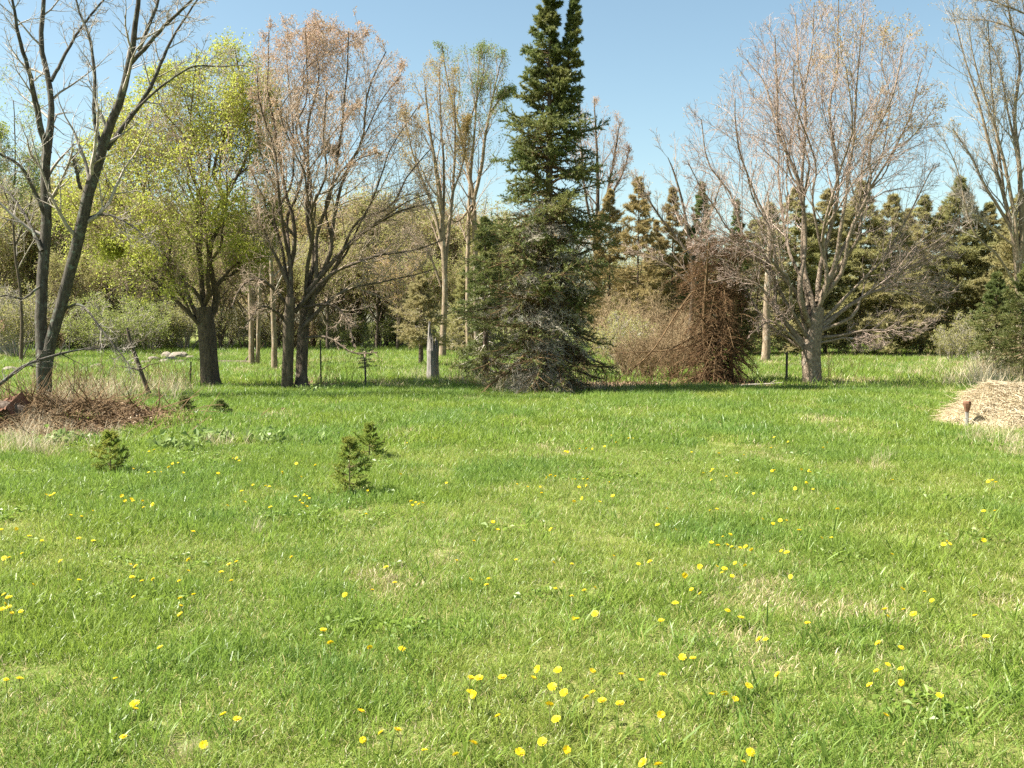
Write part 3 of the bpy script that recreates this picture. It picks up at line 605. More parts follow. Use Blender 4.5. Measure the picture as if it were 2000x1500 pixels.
# ------------------------------------------------------------------ conifers
def conifer(rng, H, hw, nb=120, t0=.08, elev=(-12, 40), sag=.25, tip=.45, nsub=12, m=16, nl=.05, nw=.012, r0=.12, bend=None, subl=.42, needle=True, rmn=.0025, curve=None, spread=.75, jit=(.8, 1.15), sub_t0=.22, ejit=7, whorl=0, thin=None, subseg=1):
    """hw(t, side) half width at height fraction t; returns trunk path, branch paths, branchlets, needle triangles"""
    zz = np.linspace(0, 1, 15); ax = np.stack([np.zeros(15), np.zeros(15), zz * H], -1)
    if curve is not None: ax[:, :2] += curve(zz)
    R0 = r0 * (1 - zz * .93)
    t = t0 + (1 - t0) * (np.arange(nb) + rng.random(nb)) / nb; t = np.minimum(t, .995)
    az = np.arange(nb) * 2.39996 + rng.normal(0, .35, nb)
    if whorl: t = np.minimum(t0 + (1 - t0) * (np.floor((t - t0) / (1 - t0) * whorl) + .1 + .25 * rng.random(nb)) / whorl, .99)
    out = np.stack([np.cos(az), np.sin(az), np.zeros(nb)], -1)
    L = np.array([hw(a, math.cos(b)) for a, b in zip(t, az)]) * rng.uniform(jit[0], jit[1], nb)
    base = np.stack([np.interp(t, zz, ax[:, i]) for i in range(3)], -1)
    el = np.radians(elev[0] + (elev[1] - elev[0]) * t ** 1.3 + rng.normal(0, ejit, nb))
    d = out * np.cos(el)[:, None] + np.array([0, 0, 1.]) * np.sin(el)[:, None]
    P = [base]; p = base; S_ = 8
    for i in range(S_):
        f = i / (S_ - 1); d = unit(d + np.array([0, 0, 1.]) * (-sag * (1 - f) + tip * f * f) / S_ * 2 + rng.normal(0, .05, d.shape)); p = p + d * (L / S_)[:, None]; P.append(p)
    P = np.stack(P, 1); R = np.maximum(np.outer(np.interp(t, zz, R0) * .32 + rmn * 1.5, 1 - np.linspace(0, 1, S_ + 1) * .85), rmn * 1.2)
    P2, R2 = spawn(rng, P, R, nsub, sub_t0, 1., (38, 62), subl, .55, subseg, -.15, .10, .5, rmn, flat=True)
    P3, R3 = spawn(rng, P, R, max(nsub * 2 // 3, 3), max(sub_t0, .3), 1., (30, 65), subl * .7, .5, subseg, .15, .12, .5, rmn)
    P2 = np.concatenate([P2, P3]); R2 = np.concatenate([R2, R3]); nv = None
    if needle:
        PN = P2 if thin is None else P2[rng.random(len(P2)) < thin(P2[:, 0, 2])]
        a = needles(rng, PN, m, nl, nw, spread); b = needles(rng, (P if thin is None else P[rng.random(len(P)) < thin(P[:, 0, 2])])[:, 3:], m * 2, nl, nw, spread)
        nv = (np.concatenate([a[0], b[0]]), np.concatenate([a[1], b[1] + len(a[0])]))
    return (ax[None], R0[None]), (P, R), (P2, R2), nv

def conifer_meshes(cf, bark, twig, needle, name='conifer'):
    a = MB(); tubes(a, *cf[0], 8); c = MB(); tubes(c, *cf[1], 4); tubes(c, *cf[2], 3); out = [('trunk', a.mesh('trunk', bark, smooth=True)), ('crown', c.mesh('crown', twig, smooth=True))]
    if cf[3] is not None: n = MB(); n.add(cf[3][0], t=cf[3][1]); out.append(('needles', n.mesh('needles', needle)))
    return out
def place(meshes, name, label, cat, loc, group=None, rz=0., sc=1.):
    r = thing(name, label, cat, loc, group, rz, sc)
    for nm, me in meshes: link(nm, me, r)
    return r
def prof(ts, ws): return lambda t, s: float(np.interp(t, ts, ws))

# ---- the big double-topped spruce
rng = np.random.default_rng(41)
Y = ground_y(766); PXM = Y / FPX
base = at(1072, 766, Y); base[2] = hgt(base[0], base[1])
ztop = at(1075, -55, Y)[2]; H = ztop - base[2]
rows = [(-50, 1070, 1076), (0, 1050, 1092), (50, 1036, 1098), (100, 1024, 1100), (150, 1008, 1108), (200, 1002, 1128), (250, 992, 1150), (300, 972, 1172), (350, 985, 1168), (400, 948, 1200), (450, 940, 1200), (500, 934, 1208), (600, 908, 1222), (650, 905, 1220), (700, 925, 1205), (745, 985, 1150)]
rt = [(at(1000, r[0], Y)[2] - base[2]) / H for r in rows][::-1]; rl = [(1074 - r[1]) * PXM for r in rows][::-1]; rr = [(r[2] - 1074) * PXM for r in rows][::-1]
cln = np.random.default_rng(5).random(400)
def hw(t, s):
    l = np.interp(t, rt, rl); r = np.interp(t, rt, rr); k = abs(s); w = (r if s > 0 else l) * k + (l + r) / 2 * (1 - k)
    return float(w * (.66 + .5 * cln[(int(t * 22) * 7 + int((s + 1) * 2)) % 400]))
cf = conifer(rng, H, hw, 330, .05, (-14, 50), .40, .65, 16, 24, .07, .02, .15, subl=.42, ejit=20, subseg=2, thin=lambda z: np.clip(.22 + 1.5 * z / H, 0, 1))
root = place(conifer_meshes(cf, M['bark_conifer'], M['twig_dead'], M['needle_dark']), 'spruce_tree', 'tall dark spruce with two tips and grey tangled lower branches', 'tree', base)
# second leader
t2 = at(1086, 235, Y) - base; e2 = at(1124, -18, Y) - base; H2 = e2[2] - t2[2]
cf2 = conifer(rng, H2, lambda t, s: .40 * (1 - t) ** .75 * (1.15 if s > 0 else .5) + .05, 110, .05, (5, 55), .2, .5, 10, 30, .06, .018, .05, curve=lambda z: np.stack([z ** .6 * (e2[0] - t2[0]), z * 0], -1), subl=.4)
for nm, me in conifer_meshes(cf2, M['bark_conifer'], M['twig_dead'], M['needle_dark']):
    o = link(nm, me, root); o.location = Vector(t2)
# grey dead twigs round the skirt
cf3 = conifer(rng, H * .46, lambda t, s: (1.75 if s < 0 else 1.35) * (1 - .45 * t), 150, .05, (-25, 5), .6, .2, 14, 12, .10, .009, .03, subl=.45, spread=.9, ejit=18)
for nm, me in conifer_meshes(cf3, M['bark_conifer'], M['twig_grey'], M['lichen_twig'])[1:]:
    o = link(nm if nm == 'crown' else 'dead_twigs', me, root)

# ---- rusty dead conifer overgrown with vines
rng = np.random.default_rng(42)
Y = ground_y(751); PXM = Y / FPX
base = at(1405, 751, Y); base[2] = hgt(base[0], base[1]); H = at(1400, 478, Y)[2] - base[2]
cf = conifer(rng, H, lambda t, s: (1.5 if s < 0 else 1.05) * (1 - .25 * t) * (.45 + .85 * cln[(int(t * 40) * 3 + int((s + 1) * 2)) % 400]), 240, .06, (-5, 35), 1.0, -.45, 16, 12, .05, .006, .09, subl=.42, sub_t0=.1, ejit=16, subseg=2)
root = place(conifer_meshes(cf, M['bark_conifer'], M['twig_dead'], M['needle_dead'])[:2], 'dead_conifer', 'dead rust-brown conifer with drooping bare branches', 'tree', base)
nm = MB(); v = needles(rng, cf[2][0], 7, .06, .010, .9); nm.add(v[0], t=v[1]); nm.build('needles', M['needle_dead'], root)
st = MB()                                                               # further dark stems and long arching limbs
for (pts, ws) in [([(1430, 760), (1428, 680), (1440, 560), (1450, 480)], (20, 17, 12, 4)), ([(1385, 760), (1375, 650), (1380, 540), (1385, 470)], (18, 15, 11, 4)), ([(1410, 600), (1370, 560), (1330, 600), (1270, 690), (1192, 752)], (8, 7, 6, 5, 2)), ([(1400, 640), (1350, 660), (1290, 700), (1268, 757)], (6, 5, 4, 2)), ([(1405, 650), (1330, 680), (1250, 688), (1190, 690)], (6, 5, 4, 2)),
                  ([(1440, 640), (1470, 560), (1485, 520), (1490, 500)], (7, 6, 5, 4)), ([(1500, 520), (1485, 540), (1478, 600), (1482, 640), (1480, 690)], (6, 5, 5, 3, 2)), ([(1440, 560), (1410, 500), (1370, 480), (1320, 500)], (7, 6, 4, 2)), ([(1430, 700), (1465, 650), (1478, 620)], (6, 5, 3)), ([(1420, 540), (1450, 500), (1500, 490), (1530, 520)], (6, 5, 4, 2))]:
    P, R = resample(pl(pts, Y, rng.uniform(-1.1, -.1)), [w * PXM * .26 for w in ws], 12); P = P[None] + np.array([0, 0, .0]); tubes(st, P, R[None], 6)
    a, b = spawn(rng, P, R[None], 14, .2, 1, (25, 60), .28, .4, 5, -.5, .14, .5, .003); tubes(st, a, b, 3); a, b = spawn(rng, a, b, 5, .2, 1, (25, 60), .4, .4, 3, -.4, .14, .6, .0028); tubes(st, a, b, 3)
st.build('dead_limbs', M['twig_dead'], root, base, True)

# ---- conifer sorts for the plantation and the wood
def sort(seed, H, w, ndl, twig='twig_brown', nb=120, t0=.1, m=15, nl=.11, nw=.026, elev=(-10, 40), r0=.1, nsub=11, **kw):
    rng = np.random.default_rng(seed); cl = rng.random(60)
    f = lambda t, s: float(np.interp(t, [0, .08, .3, .6, .85, 1], [w * .75, w, w * .95, w * .68, w * .33, .08])) * (.72 + .5 * cl[int(t * 28) * 2 % 58 + (s > 0)])
    return conifer_meshes(conifer(rng, H, f, nb, t0, elev, .28, .4, nsub, m, nl, nw, r0, **kw), M['bark_conifer'], M[twig], M[ndl])
PINE = [*[sort(51 + i, 8, w, 'needle_pine', m=16, nb=n, t0=t, nl=.17, nw=.034, ejit=14, r0=.085) for i, (w, n, t) in enumerate([(1.85, 120, .10), (1.65, 105, .13), (1.6, 115, .09)])]]
OLIVE = [sort(54 + i, 8, w, 'needle_brown', m=20, nb=120, t0=.1, nl=.15, nw=.026, ejit=14, r0=.08) for i, w in enumerate((1.75, 1.35))]
DARK = [sort(56, 8, 1.35, 'needle_fir', m=28, nb=130, nl=.14, nw=.032), sort(57, 8, 1.2, 'needle_fir', m=28, nb=120, nl=.14, nw=.032)]
def stand(meshes, name, label, x, ytop, Yd, group, k, ref=8., wmul=1., cat='tree'):
    b = at(x, 650, Yd); b[2] = float(hgt(b[0], b[1])); h = at(x, ytop, Yd)[2] - b[2]; s = h / ref
    return place(meshes, name, label, cat, b - np.array([0, 0, .03]), group, k * 2.1, (s * wmul, s * wmul, s))
rng = np.random.default_rng(61)
GP = 'row of plantation pines behind the meadow'
for i, (x, yt) in enumerate([(1500, 398), (1550, 366), (1612, 372), (1678, 356), (1738, 380), (1800, 384), (1868, 348), (1925, 396), (1985, 380)]):
    stand(PINE[i % 3], 'pine_tree', 'olive-green pine in the plantation row behind the birch', x, yt, 47 + rng.uniform(-1.5, 2), GP, i, wmul=1.2)
for i, (x, yt) in enumerate([(1470, 430), (1580, 420), (1650, 415), (1710, 420), (1770, 410), (1835, 405), (1895, 420), (1960, 420), (2040, 400), (2090, 380)]):
    stand(PINE[(i + 1) % 3], 'pine_tree', 'olive-green pine in the plantation row behind the birch', x, yt, 53 + rng.uniform(-1, 2.5), GP, i + 3, wmul=1.25)
for i, (x, yt, Yd) in enumerate([(1245, 348, 45), (1312, 368, 46), (1190, 372, 47), (1280, 430, 50), (1340, 440, 51)]):
    stand(OLIVE[i % 2], 'larch_tree', 'brownish thinly needled conifer between the big spruce and the birch', x, yt, Yd, 'brownish conifers beyond the fence line', i)
stand(DARK[0], 'fir_tree', 'dark green pointed fir behind the dead brown conifer, the taller of two', 1368, 358, 46, None, 1, wmul=.8)
stand(DARK[1], 'fir_tree', 'dark green narrow fir behind the dead brown conifer, the shorter of two', 1436, 392, 47, None, 2, wmul=.8)
for i, (x, yt) in enumerate([(818, 380), (782, 400)]):
    stand(DARK[1], 'spruce_tree', 'thin dark spruce spire far behind the broken stump', x, yt, 66, 'spruce spires in the wood', i, wmul=.55)
# grey-green conifers crowding the spruce on its shaded side
stand(sort(58, 5, 1.05, 'needle_dark', 'twig_grey', m=22, nb=120, t0=.06, nl=.09, nw=.02, ejit=14), 'cedar_tree', 'greyish young conifer crowding against the big spruce', 948, 425, 27.5, None, 1, 5.)
stand(sort(59, 3.2, 1.15, 'needle_pine', 'twig_grey', m=22, nb=90, t0=.28, nl=.085, nw=.019, ejit=14), 'cedar_tree', 'small yellowish conifer standing behind the broken stump', 822, 540, 36, None, 2, 3.2)
stand(sort(60, 3.2, .8, 'needle_pine', 'twig_grey', m=16, nb=90, t0=.15, nl=.085, nw=.018, ejit=14), 'cedar_tree', 'thin olive conifer between stump and big spruce', 908, 520, 47, None, 3, 3.2)
stand(sort(62, 3, .55, 'needle_dark', 'twig_grey', m=6, nb=50, t0=.3, nl=.06, nw=.013, r0=.03), 'conifer_sapling', 'thin half-dead young conifer beside the two-trunk maple', 714, 630, 25.5, None, 1, 3.)
# young firs by the straw heap
FIRY = [sort(63, 3, .85, 'needle_dark', m=20, nb=120, t0=.27, nl=.065, nw=.016, ejit=12, r0=.055), sort(64, 3, .95, 'needle_dark', m=20, nb=130, t0=.16, nl=.065, nw=.016, ejit=12, r0=.06)]
def young(me, x, yb, yt, label, k):
    Yd = ground_y(yb); b = at(x, yb, Yd); b[2] = hgt(b[0], b[1]); h = at(x, yt, Yd)[2] - b[2]; place(me, 'fir_tree', label, 'tree', b, None, k, h / 3)
young(FIRY[0], 1942, 738, 535, 'young fir on a bare lower stem behind the straw heap', 1.)
young(FIRY[1], 2002, 745, 520, 'bushy young fir growing beside the bare-stemmed fir', 2.3)

# ---- small spruces seeded in the meadow
def sapling(seed, x, yb, px, w, label, nd_='needle_sapling', m=12):
    Yd = ground_y(yb); b = at(x, yb, Yd); b[2] = hgt(b[0], b[1]); h = px * Yd / FPX; rg = np.random.default_rng(seed); cl = rg.random(40)
    cf = conifer(rg, h, lambda t, s: float(np.interp(t, [0, .15, .5, .8, 1], [w * .9, w, w * .7, w * .35, .02]) * Yd / FPX * (.6 + .75 * cl[int(t * 18) * 2 % 38 + (s > 0)])), 34, .04, (5, 48), .05, .55, 8, m * 3, .023, .0055, .009, subl=.40, spread=.5, rmn=.0009, whorl=7, ejit=9)
    place(conifer_meshes(cf, M['twig_brown'], M['twig_brown'], M[nd_]), 'spruce_sapling', label, 'sapling', b, None)
sapling(71, 683, 962, 112, 44, 'knee-high spruce seedling, sparse and tallest in the open meadow grass')
sapling(72, 216, 922, 84, 42, 'low bushy spruce seedling in grass in front of the brush heap', m=15)
sapling(73, 722, 890, 66, 34, 'yellow-tipped spruce seedling just behind the sparse tallest one')
sapling(74, 431, 814, 28, 20, 'tiny dark spruce seedling at the end of the brush heap', 'needle_dark')
sapling(75, 362, 822, 34, 16, 'tiny upright spruce seedling at the edge of the brush heap', 'needle_dark')

# ------------------------------------------------------------------ the wood on the far side
def bare_sort(seed, H, w, leaf=None, ls=.07, n=13, twig='twig_tan', bark='bark_dark', lp=.6, r0=.10, lpn=3, low=.2):
    rng = np.random.default_rng(seed)
    ax = np.stack([np.cumsum(rng.normal(0, .04, 9)), np.cumsum(rng.normal(0, .04, 9)), np.linspace(0, H * .93, 9)], -1); ax[0, :2] = 0
    limbs = [(ax, np.linspace(r0, .012, 9))]
    for i in range(n):
        t = low + (.75 - low) * i / n; s = np.array([np.interp(t * H, ax[:, 2], ax[:, j]) for j in range(3)]); a = i * 2.4 + rng.normal(0, .3); ww = w * rng.uniform(.7, 1.05)
        e = s + np.array([math.cos(a) * ww, math.sin(a) * ww, (H - s[2]) * rng.uniform(.45, .8)]); limbs.append((bez(s, e, .6, .38), np.linspace(r0 * .45, .008, 7)))
    lv = grow_tree(rng, limbs, None, (10, (22, 45), .36), (6, (25, 48), .45), (3, (25, 50), .5), S0=10, rmin=.0045, lt=.35)
    a = MB(); tubes(a, *lv[0], 6); c = MB(); tubes(c, *lv[1], 3); tubes(c, *lv[2], 3); tubes(c, *lv[3], 3)
    out = [('trunk', a.mesh('trunk', M[bark], smooth=True)), ('crown', c.mesh('crown', M[twig], smooth=True))]
    if leaf:
        tips = np.concatenate([lv[3][0][:, -1], lv[2][0][:, -1]]); tips = tips[rng.random(len(tips)) < lp]; f = MB(); v = quads(rng, tips, ls, lpn, ls * 1.2, .3); f.add(v[0], t=v[1]); out.append(('foliage', f.mesh('foliage', M[leaf])))
    return out
WOOD = [bare_sort(81, 8, 1.9, 'bud_orange', .07, lp=.3), bare_sort(82, 8, 1.8, 'leaf_olive', .09, lp=.6), bare_sort(83, 8, 2.0, None, twig='twig_brown'), bare_sort(84, 8, 1.8, 'leaf_shrub', .085, lp=.5), bare_sort(85, 8, 1.7, 'leaf_olive', .10, lp=.7, low=.06, n=18)]
WL = ['bare tree dusted with orange buds in the wood across the meadow', 'olive-leaved thin tree in the wood across the meadow', 'plain brown leafless tree in the wood across the meadow', 'fresh green leafing tree in the wood across the meadow', 'dense low-branched olive tree in the wood across the meadow']
rng = np.random.default_rng(91)
def wood(k, x, yt, Yd):
    stand(WOOD[k], 'wood_tree', WL[k], x, yt, Yd, ['orange-budded', 'thin olive', 'leafless brown', 'fresh green', 'dense olive'][k] + ' trees of the far wood', rng.uniform(0, 3), wmul=1.25)
for x, yt, k in [(-40, 380, 3), (15, 400, 1), (60, 430, 4), (120, 420, 3), (170, 440, 1), (225, 420, 4), (290, 430, 0), (340, 400, 1), (395, 430, 4), (450, 420, 2), (505, 430, 1), (560, 410, 0), (610, 420, 4), (655, 400, 0), (700, 425, 2), (740, 420, 0), (785, 430, 4), (830, 440, 1), (880, 440, 0), (930, 450, 4), (985, 440, 1), (1040, 430, 0), (1100, 420, 2)]:
    wood(k, x, yt - 30 + rng.uniform(-25, 20), 62 + rng.uniform(-4, 4))
for x, yt, k in [(-20, 470, 4), (45, 480, 1), (100, 490, 3), (150, 500, 4), (200, 480, 3), (255, 500, 1), (310, 490, 4), (365, 500, 1), (430, 490, 4), (490, 500, 2), (545, 490, 4), (640, 480, 1), (690, 500, 4), (735, 490, 1), (775, 500, 0), (800, 520, 3), (860, 520, 4), (905, 500, 1), (955, 520, 4), (1010, 520, 1)]:
    wood(k, x, yt - 30 + rng.uniform(-35, 20), 55 + rng.uniform(-3, 3))
for x, yt, k in [(-60, 420, 4), (30, 440, 1), (90, 430, 4), (180, 430, 1), (260, 430, 2), (330, 440, 4), (420, 440, 4), (520, 440, 1), (600, 440, 4), (680, 440, 1), (760, 440, 4), (840, 450, 2), (920, 450, 4), (1000, 450, 4)]:
    wood(k, x, yt - 25, 74 + rng.uniform(-3, 3))
for x, yt, k in [(1190, 500, 4), (1230, 480, 1), (1275, 510, 4), (1320, 490, 4), (1360, 500, 1), (1410, 490, 4), (1460, 500, 1)]:
    wood(k, x, yt, 61 + rng.uniform(-2, 2))
for x, yt, k in [(-30, 330, 3), (30, 350, 1), (95, 340, 4), (150, 360, 3), (205, 370, 1), (250, 390, 0), (610, 390, 0), (660, 375, 4), (705, 390, 0), (755, 380, 1), (800, 395, 0), (900, 400, 4)]:
    wood(k, x, yt + rng.uniform(-15, 15), 58 + rng.uniform(-2, 2))
# the far tree line beyond the fields
for i in range(64):
    x = -120 + i * 36 + rng.uniform(-14, 14); right = x > 1120
    stand(WOOD[[4, 1, 0, 4, 3][i % 5]], 'wood_tree', 'small tree of the distant tree line beyond the plantation and the wood', x, (rng.uniform(560, 600) if right else rng.uniform(520, 570)), rng.uniform(112, 128), 'distant tree line', i * 1.3, wmul=2.6)
# trunks that show under the maples
tall_tree(36, 'bare_tree', 'grey twin-trunk tree standing behind the yellow-green maple', [[(492, 710, 13), (490, 620, 12), (487, 520, 10), (480, 420, 7), (470, 340, 3)], [(503, 710, 11), (504, 620, 10), (508, 520, 8), (512, 430, 5), (515, 350, 2)]], 36, None, M['bark_pale'], M['twig_tan'], M['leaf_yellow'], .05, .3, (8, (25, 45), .3), (5, (25, 45), .4), (3, (25, 50), .5))
tall_tree(37, 'bare_tree', 'pale straight trunk standing behind the two-trunk maple', [[(536, 726, 14), (536, 660, 13), (535, 580, 11), (532, 480, 8), (535, 380, 4), (540, 300, 2)], [(534, 560, 6), (515, 480, 4), (505, 420, 2)]], 33, None, M['bark_pale'], M['twig_grey'], None, .05, .3, (8, (25, 45), .3), (5, (25, 45), .4), (3, (25, 50), .5))
tall_tree(38, 'bare_tree', 'pale tapering trunk among the plantation pines beside the dead conifer', [[(1495, 706, 20), (1496, 660, 19), (1497, 560, 15), (1500, 460, 10), (1498, 380, 4)]], 41, None, M['bark_pale'], M['twig_grey'], None, .05, .3, (8, (25, 45), .25), (5, (25, 45), .4), (3, (25, 50), .5))
tall_tree(39, 'bare_tree', 'thin leaning tree hung with small leaves at the edge of the wood', [[(40, 690, 8), (42, 600, 7), (30, 500, 6), (25, 400, 5), (30, 300, 3), (26, 200, 2)], [(30, 480, 4), (60, 400, 3), (70, 300, 2)], [(28, 420, 4), (0, 350, 3), (-10, 260, 2)]], 40, None, M['bark_dark'], M['twig_grey'], M['leaf_shrub'], .07, 1.3, (18, (25, 50), .34), lz=.1)

# ---- leafing bushes
def bush_sort(seed, H, w, leaf, ls, n=14, lp=.8, twig='twig_grey', up=.6):
    rng = np.random.default_rng(seed); limbs = []
    for i in range(n):
        a = i * 2.4; r = w * rng.uniform(.3, 1.); e = np.array([math.cos(a) * r, math.sin(a) * r, H * rng.uniform(.6, 1.) * (1 - .4 * (r / w) ** 2)]); s = np.array([math.cos(a), math.sin(a), 0]) * rng.uniform(.02, .15)
        limbs.append((bez(s, e, .45, .55), np.linspace(.02, .005, 7)))
    lv = grow_tree(rng, limbs, None, (8, (25, 50), .4), (5, (30, 55), .45), (3, (30, 60), .5), S0=8, rmin=.003)
    c = MB(); tubes(c, *lv[0], 4); tubes(c, *lv[1], 3); tubes(c, *lv[2], 3); tubes(c, *lv[3], 3); out = [('crown', c.mesh('crown', M[twig], smooth=True))]
    if leaf:
        tips = np.concatenate([lv[3][0][:, -1], lv[2][0][:, -1]]); tips = tips[rng.random(len(tips)) < lp]; f = MB(); v = quads(rng, tips, ls, 3, ls * 1.1, .3); f.add(v[0], t=v[1]); out.append(('foliage', f.mesh('foliage', M[leaf])))
    return out
BUSH = [bush_sort(101, 2, 1.1, 'leaf_shrub', .045), bush_sort(102, 2, 1.2, 'leaf_olive', .045), bush_sort(103, 2, 1.1, None, 0, twig='twig_brown', n=20)]
BL = ['fresh green leafing bush at the edge of the wood', 'olive-brown bush at the edge of the wood', 'tangled leafless brown bush at the edge of the wood']
BG = ['green bushes at the wood edge', 'olive bushes at the wood edge', 'leafless bushes at the wood edge']
for x, yt, Yd, k in [(235, 560, 48, 0), (180, 575, 50, 0), (290, 570, 51, 0), (330, 600, 55, 0), (150, 600, 55, 0), (60, 570, 52, 1), (10, 560, 52, 1), (360, 560, 52, 1), (440, 590, 54, 1), (520, 600, 56, 1), (610, 600, 58, 2), (650, 590, 57, 1), (690, 600, 58, 1), (740, 590, 57, 0), (780, 600, 58, 1), (660, 620, 56, 0), (910, 580, 50, 1), (950, 590, 48, 1), (885, 610, 52, 0), (1250, 590, 37, 2), (1300, 560, 38, 2), (1220, 600, 36, 1), (1340, 600, 36, 2), (1900, 600, 40, 1), (1860, 630, 41, 1), (1210, 560, 40, 2), (230, 600, 52, 1), (300, 610, 54, 1), (480, 580, 56, 1), (570, 580, 56, 2), (110, 590, 52, 2), (1265, 620, 28, 2), (1320, 610, 27.5, 2), (1225, 640, 28.5, 2), (30, 540, 44, 1), (-20, 580, 52, 0), (90, 590, 54, 0)]:
    stand(BUSH[k], 'bush', BL[k], x, yt, Yd, BG[k], x * .37, 2., wmul=1.05, cat='bush')

# fallen limb and leaning pole in front
rng = np.random.default_rng(111)
def limb_thing(name, label, cat, pts, Y, ws, mat, n=10, k=7, up=.1, dY=0., ang=(30, 60), lf=.25):
    PX = Y / FPX; P, R = resample(pl(pts, Y, dY), [w * PX * .5 for w in ws], 16); b = P[0].copy(); root = thing(name, label, cat, b); a = MB(); tubes(a, P[None], R[None], k); a.build('stem', mat, root, b, True)
    if n:
        c = MB(); p2, r2 = spawn(rng, P[None], R[None], n, .2, 1, ang, lf, .4, 6, up, .14, .5, .003); tubes(c, p2, r2, 4); p3, r3 = spawn(rng, p2, r2, 5, .2, 1, (25, 60), .45, .4, 4, 0, .15, .6, .0025); tubes(c, p3, r3, 3); c.build('crown', mat, root, b, True)
limb_thing('fallen_branch', 'grey dead branch propped across the foot of the two-stemmed tree', 'branch', [(-40, 772), (0, 750), (45, 716), (95, 698), (150, 684), (205, 680)], ground_y(800), (9, 8, 7, 6, 4, 2), M['bark_lichen'], 14, dY=1.5)
limb_thing('leaning_pole', 'dark thin pole leaning in the grass beside the stout maple', 'pole', [(294, 776), (282, 745), (268, 705), (255, 668), (248, 640)], ground_y(774), (9, 8.5, 8, 7, 5), M['bark_dark'], 8, lf=.4, ang=(40, 80))
# ------------------------------------------------------------------ small things
rng = np.random.default_rng(121)
# broken stump
Y = ground_y(746); PXM = Y / FPX; base = at(845, 746, Y); base[2] = hgt(base[0], base[1])
b = MB(); K = 18; a = np.arange(K) / K * 2 * math.pi
hs = np.array([-.15, 0, .12, .35, .6, .85, 1.0]); rs = np.array([.22, .20, .17, .155, .15, .155, .135])
topj = .92 + .38 * rng.random(K) * (rng.random(K) > .35) + .75 * np.exp(-((np.angle(np.exp(1j * (a - math.pi)))) / .5) ** 2)
V = []
for i, (h, r) in enumerate(zip(hs, rs)):
    rad = r * (1 + .10 * np.sin(a * 3 + .6) + .06 * np.sin(a * 7 + i * .2)); z = np.full(K, h) if i < len(hs) - 1 else topj
    if i == len(hs) - 1: rad = rad * np.where(topj > 1.2, .8, .95)
    V.append(np.stack([rad * np.cos(a), rad * np.sin(a), z], -1))
Vi = np.stack([.45 * V[-1][:, 0], .45 * V[-1][:, 1], np.full(K, .62)], -1)
V.append(np.stack([V[-1][:, 0] * .78, V[-1][:, 1] * .78, topj - .04], -1)); V.append(Vi); V.append(np.array([[0, 0, .55]] * K))
V = np.concatenate(V); n = len(V) // K; ix = np.arange(n * K).reshape(n, K); q = np.stack([ix[:-1], np.roll(ix[:-1], -1, 1), np.roll(ix[1:], -1, 1), ix[1:]], -1).reshape(-1, 4)
b.add(V, q=q)
root = thing('tree_stump', 'grey weathered broken stump with a tall splinter at the lawn edge', 'stump', base)
b.build('trunk', M['snag'], root)
sp = MB(); P, R = resample(at(846, 700, Y) - base + np.array([[-.07, 0, -.1], [-.07, 0, .4], [-.09, 0, .85], [-.07, 0, 1.0]]) * np.array([1, 1, 1]), [.07, .055, .03, .006], 8); tubes(sp, P[None], R[None], 5); sp.build('splinter', M['snag'], root)

# iron fence posts
def post(x, yb, yt, w, label, mat='iron', lean=0.):
    Yd = ground_y(yb); bb = at(x, yb, Yd); bb[2] = float(hgt(bb[0], bb[1])); h = at(x, yt, Yd)[2] - bb[2]; r = thing('fence_post', label, 'post', bb); r.rotation_euler = (0, lean, 0)
    m_ = MB(); W2 = w / 2
    for (x0, x1, y0, y1) in ((-W2, W2, -.004, .004), (-.004, .004, .0042, W2 * 1.2)):
        v = np.array([[x, y, z] for z in (-.2, h) for x, y in ((x0, y0), (x1, y0), (x1, y1), (x0, y1))]); m_.add(v, q=[[0, 1, 5, 4], [1, 2, 6, 5], [2, 3, 7, 6], [3, 0, 4, 7], [4, 5, 6, 7], [3, 2, 1, 0]])
    m_.build('shaft', M[mat], r)
    for i in range(8):
        s_ = MB()
        z = .15 + i * (h - .2) / 8; v = np.array([[x, y, zz] for zz in (z, z + .02) for x, y in ((-.012, -.012), (.012, -.012), (.012, -.0045), (-.012, -.0045))]); s_.add(v, q=[[0, 1, 5, 4], [1, 2, 6, 5], [2, 3, 7, 6], [3, 0, 4, 7], [4, 5, 6, 7], [3, 2, 1, 0]]); s_.build('stud', M[mat], r)
post(1536, 752, 688, .06, 'dark iron fence post beside the birch trunk')
post(627, 752, 664, .035, 'thin iron fence post just past the two-trunk maple')
post(372, 752, 706, .035, 'short thin iron post beside the stout maple trunk', lean=.04)
post(714, 758, 690, .03, 'short thin iron post by the half-dead young conifer', lean=-.03)

